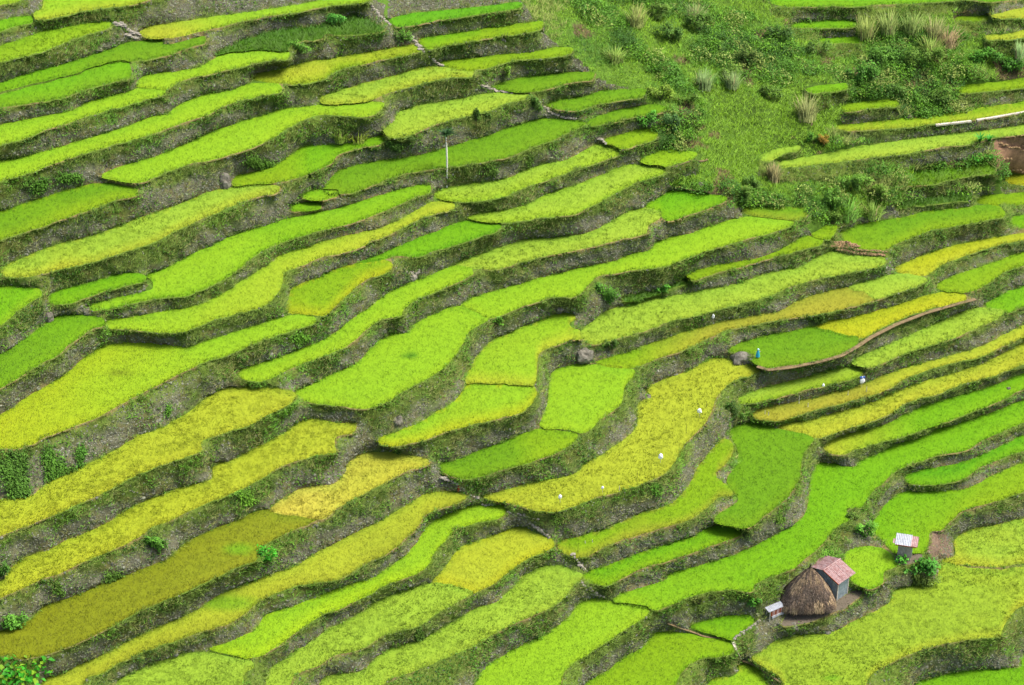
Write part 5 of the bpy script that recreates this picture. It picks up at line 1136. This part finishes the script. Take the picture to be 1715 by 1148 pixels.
# palm
pb_ = surf(748, 312); palm = empty('areca_palm', pb_); tag(palm, 'tall thin palm with white ringed trunk and small dark crown', 'palm tree', None, 'thing')
bm = bmesh.new(); PHt = 4.55; segs = 18; pr_ = None
for i in range(segs + 1):
    q = i / segs; cx_ = .06 * math.sin(q * 3) ; r_ = .075 - .02 * q + (.008 if i % 2 else 0)
    ring = [bm.verts.new((cx_ + math.cos(t) * r_, math.sin(t) * r_, q * PHt - .1)) for t in [6.28318 * j / 8 for j in range(8)]]
    if pr_:
        for j in range(8): bm.faces.new((pr_[j], pr_[(j + 1) % 8], ring[(j + 1) % 8], ring[j]))
    pr_ = ring
bm_obj('trunk', bm, solid_mat('pale_trunk', tuple(lin((236, 232, 214)) * .95), nscale=3, namp=.3), palm, True)
n = 70; az = rng.uniform(0, 6.28, n)
V, f, m = arcs(np.tile((.03, 0, PHt - .25), (n, 1)), rng.uniform(.45, 1.0, n), np.full(n, .16), rng.uniform(.4, 1.5, n), az)
mesh_obj('crown', V, f, M_leaf, parent=palm, col=np.repeat(lin((60, 104, 46)) * .6 * rng.uniform(.6, 1.4, (n, 1)), m, 0))
n = 160; d = rng.normal(0, 1, (n, 3)) * np.array([.12, .12, .2]); V, f = leaves(d + np.array([.03, 0, PHt - .5]), .1)
mesh_obj('fruit_bunch', V, f, M_leaf, parent=palm, col=np.repeat(lin((150, 84, 36)) * .6 * rng.uniform(.6, 1.2, (n, 1)), 4, 0))
# banana plants by the earth slide
for (u, v, hh, lb) in ((1640, 246, 20, 'banana plant at the pale terrace end left of earth slide'), (1656, 244, 16, 'smaller banana plant touching the earth slide')):
    b = surf(u, v); s_ = ppm(b); H = hh / s_ / .86; t_ = empty('banana_plant', b); tag(t_, lb, 'banana plant', None, 'thing')
    bm = bmesh.new(); tube(bm, (0, 0, -.05), (0, 0, H * .5), .07, .05, 7); bm_obj('trunk', bm, M_bark, t_)
    n = 9; az = np.arange(n) * .7; V, f, m = arcs(np.tile((0, 0, H * .42), (n, 1)), np.full(n, H * .75), np.full(n, .26), rng.uniform(.6, 1.2, n), az, 4)
    mesh_obj('leaf_crown', V, f, M_leaf, parent=t_, col=np.repeat(lin((84, 176, 50)) * .6 * rng.uniform(.8, 1.2, (n, 1)), m, 0))
# broad leafed plant in the near corner
b = surf(24, 1138); t_ = empty('broadleaf_plant', b); tag(t_, 'big bright broad leafed plant in the bottom left corner', 'plant', None, 'thing')
n = 240; d = rng.normal(0, 1, (n, 3)) * np.array([1.05, .7, .55]); d[:, 2] = np.abs(d[:, 2]) + .1; V, f = leaves(d, .42, .35, .3, 1.5)
mesh_obj('foliage', V, f, M_leaf, parent=t_, col=np.repeat(np.where((rng.random(n) < .3)[:, None], lin((150, 200, 40)), lin((72, 178, 30))) * .62 * rng.uniform(.6, 1.15, (n, 1)), 4, 0))
bm = bmesh.new()
for i in range(5): tube(bm, (i * .3 - .6, 0, -.2), (i * .35 - .7, .1, .8), .04, .02, 6)
bm_obj('stem', bm, M_bark, t_)
# boulders
def boulder(u, v, wpx, hpx, label, name='boulder', mat=None, flat=1.0):
    b = surf(u, v + hpx * .25); s_ = ppm(b); rx = wpx / 2.3 / s_; rz = hpx / 2.6 / s_ / .86 * flat
    bm = bmesh.new(); bmesh.ops.create_icosphere(bm, subdivisions=3, radius=1)
    sd_ = rng.uniform(0, 99)
    for v_ in bm.verts:
        q = np.array([tuple(v_.co + Vector((sd_, 0, 0)))]); k_ = 1 + (float(noise3(q, 1.3, 5)[0]) - .5) * .7 + (float(noise3(q, 3.1, 6)[0]) - .5) * .25
        v_.co = Vector((v_.co.x * rx * k_, v_.co.y * rx * .8 * k_, v_.co.z * rz * 1.25 * k_ + rz * .2))
    o = bm_obj(name, bm, mat or M_rock); o.location = b - Vector((0, -.1, .12)); o.rotation_euler.z = rng.uniform(-.5, .5); tag(o, label, 'boulder', None, 'thing'); return o
for a in [(376, 300, 28, 30, 'grey angular boulder wedged at the green terrace tip, upper left'), (1243, 597, 46, 24, 'large flat boulder beside the blue scarecrow'), (979, 593, 34, 28, 'dark boulder embedded in the wall above blocky lime terrace'),
          (665, 702, 20, 18, 'pale boulder low in the largest central terrace wall'), (80, 528, 22, 16, 'brown slab wedged in the wall at far left'), (1086, 663, 12, 9, 'small grey boulder at the wall foot by big yellow terrace'),
          (1383, 1056, 16, 12, 'grey rock in the bank below the thatched hut'), (1330, 1046, 22, 12, 'dark rock on the bank below the pen'), (1522, 192, 14, 8, 'grey rock behind the concrete path terrace'), (1405, 240, 20, 12, 'dark rock at the wall end by orange brown bush'),
          (1173, 312, 13, 14, 'dark rock by the vivid green terrace path'), (938, 515, 18, 10, 'dark rock in the wall cleft, centre'), (1690, 650, 10, 8, 'dark rock in the right edge bund'), (852, 860, 16, 7, 'reddish flat rock at the terrace corner, centre bottom')]:
    boulder(*a)
b = surf(768, 820); t_ = empty('dead_stump', b); tag(t_, 'reddish brown forked stump at the wall junction, centre bottom', 'stump', None, 'thing')
bm = bmesh.new(); tube(bm, (0, 0, -.1), (.02, 0, .35), .13, .07, 7); tube(bm, (0, 0, .15), (.2, 0, .42), .06, .03, 6); tube(bm, (0, 0, .15), (-.18, .05, .38), .06, .03, 6); tube(bm, (0, -.05, .1), (.28, -.1, .08), .07, .03, 6)
bm_obj('stump', bm, M_rustedge, t_)
# slabs laid along lines: steps, broken path, dry bank
rock_me = []
for i in range(6):
    V, f = rocks(np.zeros((1, 3)), np.array([.5]), np.array([[0, -1.0, 0]]))
    me = bpy.data.meshes.new('slab_shape'); me.from_pydata(V.tolist(), [], f.tolist()); rock_me.append(me)
M_slab = solid_mat('path_slab', tuple(lin((182, 174, 158)) * .65), rough=.9, nscale=3, namp=.4, bump=.4)
M_tan = solid_mat('tan_stone', tuple(lin((204, 170, 122)) * .62), rough=.9, nscale=3, c2=tuple(lin((128, 98, 74)) * .5), bump=.5)
for i, me in enumerate(rock_me): me.materials.append(M_slab if i < 3 else M_tan)
def along(poly, step):
    P = np.array(poly, float); d = np.hypot(*np.diff(P, axis=0).T); s_ = np.concatenate([[0], np.cumsum(d)])
    t = np.arange(step / 2, s_[-1], step)
    return np.c_[np.interp(t, s_, P[:, 0]), np.interp(t, s_, P[:, 1])]
def slabs(name, cat, label, polys, step, size, part='step', tan=False, flat=.35, jit=1.0, dz=.05, group=None):
    o0 = surf(*polys[0][0]); root = empty(name, o0); tag(root, label, cat, group, 'thing')
    for poly in polys:
        for (u, v) in along(poly, step):
            p_ = surf(u + rng.normal(0, .5) * jit, v + rng.normal(0, .4) * jit, dz)
            o = bpy.data.objects.new(part, rock_me[rng.integers(3) + (3 if tan else 0)]); scene.collection.objects.link(o)
            o.parent = root; o.location = p_ - o0; o.rotation_euler = (rng.normal(0, .12), rng.normal(0, .12), rng.uniform(-.4, .4))
            o.scale = (size * rng.uniform(.8, 1.3), size * rng.uniform(.7, 1.1), size * flat * rng.uniform(.7, 1.3))
    return root
slabs('stone_steps', 'stone steps', 'pale stone steps winding down between terraces at the top', [[(616, 2), (632, 24), (655, 44)], [(688, 61), (705, 84), (724, 101), (742, 112)], [(806, 144), (833, 154), (857, 156)]], 3.6, .42)
slabs('stone_steps', 'stone steps', 'lower stone track curving from bush to the palm terrace end', [[(900, 170), (912, 181), (924, 191), (945, 198), (966, 200)], [(1003, 232), (1015, 242)]], 4.2, .4)
slabs('broken_path', 'stone path', 'broken pale slab path between the first terraces, top left', [[(190, 38), (206, 46), (220, 54), (233, 60)], [(200, 38), (222, 58)], [(208, 58), (230, 66)]], 4.0, .5, 'slab')
slabs('dry_stone_bank', 'stone bank', 'fresh tan dry stone bank of loose blocks, right side', [[(1394, 409), (1415, 408), (1432, 412), (1440, 417)], [(1392, 414), (1420, 417), (1440, 422), (1482, 424)], [(1402, 420), (1436, 427), (1480, 429)], [(1396, 411), (1436, 415)]], 4.2, .36, 'stone', True, .8, 1.0, .1)
slabs('dry_stone_bank', 'stone bank', 'pale crumbling stones by the earthy collapsed bank, left of centre', [[(676, 452), (684, 462), (696, 466)], [(680, 458), (700, 460)], [(690, 470), (704, 452)]], 4.5, .4, 'stone', False, .8, 1.2, .05)
slabs('stone_path', 'stone path', 'row of small stones edging path left of the pen', [[(1228, 1072), (1245, 1060), (1262, 1048), (1272, 1040)]], 4.0, .3, 'stone', False, .6, .8)
slabs('stone_path', 'stone path', 'tumbled stones and slabs at the terrace junction, centre bottom', [[(736, 800), (752, 806), (768, 812)], [(850, 858), (868, 862), (884, 866), (905, 872)], [(886, 876), (905, 890), (920, 902)], [(786, 830), (800, 836)], [(806, 846), (826, 848)]], 5.0, .34, 'stone', False, .6, 1.5)
slabs('stone_path', 'stone path', 'tumbled stones in the dark gully above raised green strip', [[(956, 928), (968, 942), (984, 960)], [(986, 985), (1000, 998), (1012, 1002)], [(970, 974), (985, 992)]], 5.5, .34, 'stone', False, .6, 1.5)
slabs('stone_path', 'stone path', 'loose tan stones along the foot of the earth slide', [[(1664, 292), (1690, 289), (1714, 286)], [(1672, 240), (1700, 250), (1712, 262)], [(1668, 270), (1690, 276)]], 5.0, .36, 'stone', True, .7, 3.0)
def ribbon(name, poly, wd, mat, label=None, dz=.04, cat=None, kind='structure', th=0.0, z=None):
    P = along(poly, 5.0); W_ = np.array([tuple(surf(u, v)) for u, v in P]); 
    if z is not None: W_ = np.array([tuple(Vector(unproj(u, v, z))) for u, v in P])
    zz_ = W_[:, 2].copy()
    for _ in range(3): zz_[1:-1] = (zz_[:-2] + zz_[1:-1] * 2 + zz_[2:]) / 4
    W_[:, 2] = np.maximum(zz_, W_[:, 2] - .1) + dz
    T = np.gradient(W_[:, :2], axis=0); T /= np.linalg.norm(T, axis=1, keepdims=True) + 1e-9
    Nn = np.c_[-T[:, 1], T[:, 0]] * wd / 2 * (1 + .25 * (noise3(W_, 1.1, 9) - .5))[:, None]
    A_ = W_.copy(); B_ = W_.copy(); A_[:, :2] += Nn; B_[:, :2] -= Nn
    lo = th if th else .06
    V = np.concatenate([A_, B_, A_ - [0, 0, lo], B_ - [0, 0, lo]]); n = len(P); f = []
    for i in range(n - 1): f += [(i, i + 1, n + i + 1, n + i), (2 * n + i, 2 * n + i + 1, i + 1, i), (n + i, n + i + 1, 3 * n + i + 1, 3 * n + i)]
    f += [(0, n, 3 * n, 2 * n), (n - 1, 3 * n - 1, 4 * n - 1, 2 * n - 1)]
    o0 = V.mean(0); o = mesh_obj(name, V - o0, np.array(f), mat); o.location = o0
    if kind: o['kind'] = kind
    if label: tag(o, label, cat)
    return o
Fp = lambda *q: [(1115 + x / 2.858, 374 + y / 2.858) for x, y in q]
Ip = lambda *q: [(1115 + x / 2.858, 748 + y / 2.858) for x, y in q]
Cp = lambda *q: [(1115 + x / 2.858, y / 2.858) for x, y in q]
z50 = rows[ids['p50']]['z']
ribbon('footpath', Fp((1490, 362), (1400, 385), (1250, 428), (1100, 486), (985, 545), (915, 592), (840, 634), (740, 662), (600, 690), (490, 702), (430, 684))  , .32, M_path, z=z50, dz=.02)
ribbon('footpath', Cp((0, 808), (60, 790), (130, 765), (210, 742)), .35, M_path, dz=.08)
ribbon('footpath', Cp((40, 893), (100, 910), (170, 926), (225, 932)), .3, M_path, dz=.08)
ribbon('footpath', Ip((0, 842), (60, 865), (130, 888), (200, 912), (270, 916)), .24, M_path, dz=.02)
ribbon('footpath', Ip((320, 935), (340, 975), (356, 1025)), .22, M_conc, dz=.1)
ribbon('footpath', Ip((360, 1022), (430, 1045), (490, 1085), (560, 1135)), .25, M_path, dz=.02)
ribbon('footpath', Ip((180, 18), (170, 60), (150, 75)), .3, M_path, dz=.08) if False else None
z99 = rows[ids['p99']]['z']
cpth = empty('concrete_path', Vector(unproj(1600, 205, z99))); tag(cpth, 'narrow pale concrete path along the wall top, upper right', 'path', None, 'thing')
for poly in (Cp((1285, 600), (1350, 593), (1470, 580)), Cp((1482, 577), (1560, 565), (1640, 551), (1760, 530), (2100, 470))):
    o = ribbon('slab', poly, .22, M_conc, dz=.06, kind=None, z=z99, th=.14)
    o.parent = cpth; o.location = o.location - cpth.location
# scarecrows, bags, poles
def pole(u, v, hpx, label, name='pole', mat=None, r=.022, lean=0.0):
    b = surf(u, v); h = hpx / ppm(b) / .84; bm = bmesh.new(); tube(bm, (0, 0, -.1), (lean * h, 0, h), r, r * .7, 6)
    tube(bm, (0, 0, h * .02), (0.02, 0, h * .12), r * 1.3, r * 1.2, 6)
    o = bm_obj(name, bm, mat or M_wood2); o.location = b; tag(o, label, 'pole', None, 'thing'); return o
def bag(u, v, wpx, hpx, label, mat=None, name='white_bag', stick=True):
    b = surf(u, v + hpx * .5); s_ = ppm(b); w = wpx / s_ / 2; h = hpx / s_ / .84
    root = empty(name, b, rng.uniform(-.3, .3)); tag(root, label, 'bird scarer', None, 'thing')
    bm = bmesh.new(); bmesh.ops.create_icosphere(bm, subdivisions=2, radius=1)
    for v_ in bm.verts:
        k_ = 1 + rng.normal(0, .07); q = (v_.co.z + 1) / 2
        wid = (.55 + .75 * (1 - q) ** .7) if q < .92 else .45
        v_.co = Vector((v_.co.x * w * wid * k_, v_.co.y * w * .55 * k_, .35 + q * h * .85))
    bm_obj('bag', bm, mat or M_bag, root)
    bm = bmesh.new(); tube(bm, (0, 0, -.1), (0, 0, .4 + h * .8), .016, .012, 5); tube(bm, (-w * .7, 0, .3 + h * .7), (w * .7, 0, .3 + h * .7), .012, .012, 5); bm_obj('stick', bm, M_wood2, root)
    return root
bag(1106, 770, 8, 12, 'white plastic bag standing upright in the big yellow terrace, nearer the rim')
bag(1171, 694, 8, 10, 'white plastic bag in the upper part of big yellow terrace')
bag(938, 838, 6, 9, 'small round white bag near the toe of big yellow terrace')
bag(1009, 823, 5, 6, 'tiny greyish bag near the front edge of big yellow terrace')
bag(1194, 536, 5, 9, 'white strip tied to a stick at the ochre terrace back')
bag(1378, 652, 5, 10, 'white rag on a stick above the ochre terrace')
sc_ = bag(1443, 642, 9, 14, 'white cloth scarecrow with blue top on the ochre terrace', name='scarecrow')
bm = bmesh.new(); box(bm, -.2, .2, -.09, .09, .86, .96); bm_obj('blue_cap', bm, solid_mat('deep_blue_cloth', tuple(lin((44, 84, 150)) * .7)), sc_)
b = surf(1269, 600); t_ = empty('scarecrow', b); tag(t_, 'bright blue cloth scarecrow right of the flat boulder', 'scarecrow', None, 'thing')
bm = bmesh.new()
prof = [(.17, .12), (.15, .3), (.11, .5), (.09, .62), (.05, .68)]; pr_ = None
for r_, z_ in prof:
    ring = [bm.verts.new((math.cos(t) * r_ * (1 + rng.normal(0, .08)), math.sin(t) * r_ * .7, z_)) for t in [6.28318 * j / 9 for j in range(9)]]
    if pr_:
        for j in range(9): bm.faces.new((pr_[j], pr_[(j + 1) % 9], ring[(j + 1) % 9], ring[j]))
    pr_ = ring
bm.faces.new(pr_); bm_obj('robe', bm, M_blue, t_)
bm = bmesh.new(); bmesh.ops.create_icosphere(bm, subdivisions=2, radius=.09, matrix=Matrix.Translation((0, 0, .78))); bm_obj('head', bm, solid_mat('pale_blue_cloth', tuple(lin((190, 226, 228)) * .75)), t_)
bm = bmesh.new(); tube(bm, (-.2, 0, .56), (.2, 0, .58), .02, .02, 5); tube(bm, (0, 0, -.1), (0, 0, .7), .02, .02, 5); bm_obj('stick', bm, M_wood2, t_)
for a in [(1305, 676, 11, 'thick white pole at back of ochre terrace, first from left'), (1338, 676, 13, 'thin brownish white pole, second from left on ochre terrace'), (1353, 682, 7, 'short pale pole in the ochre rice, third from left'),
          (1281, 694, 6, 'short white peg at the ochre terrace tip, left one'), (1287, 696, 6, 'short white peg at the ochre terrace tip, right one'), (1420, 662, 6, 'short pale peg left of the blue capped scarecrow'), (1451, 656, 8, 'leaning pale stick right of the blue capped scarecrow'),
          (1183, 682, 9, 'thin dark stick near the upper white bag'), (1149, 726, 14, 'thin reddish stick in big yellow terrace rim'), (1067, 800, 12, 'thin dark stick left of the nearer white bag'), (1037, 822, 8, 'thin stick near the front rim of big yellow terrace'),
          (968, 924, 15, 'thin dark stick on the ochre toe below big yellow terrace'), (980, 910, 4, 'tiny white peg on ochre toe, left one'), (992, 908, 4, 'tiny white peg on ochre toe, right one')]:
    dk = 'dark' in a[3] or 'reddish' in a[3]
    pole(*a, mat=M_bark if dk else M_wood2, r=.016 if dk else .028)
print('done', round(time.time() - T0, 2))
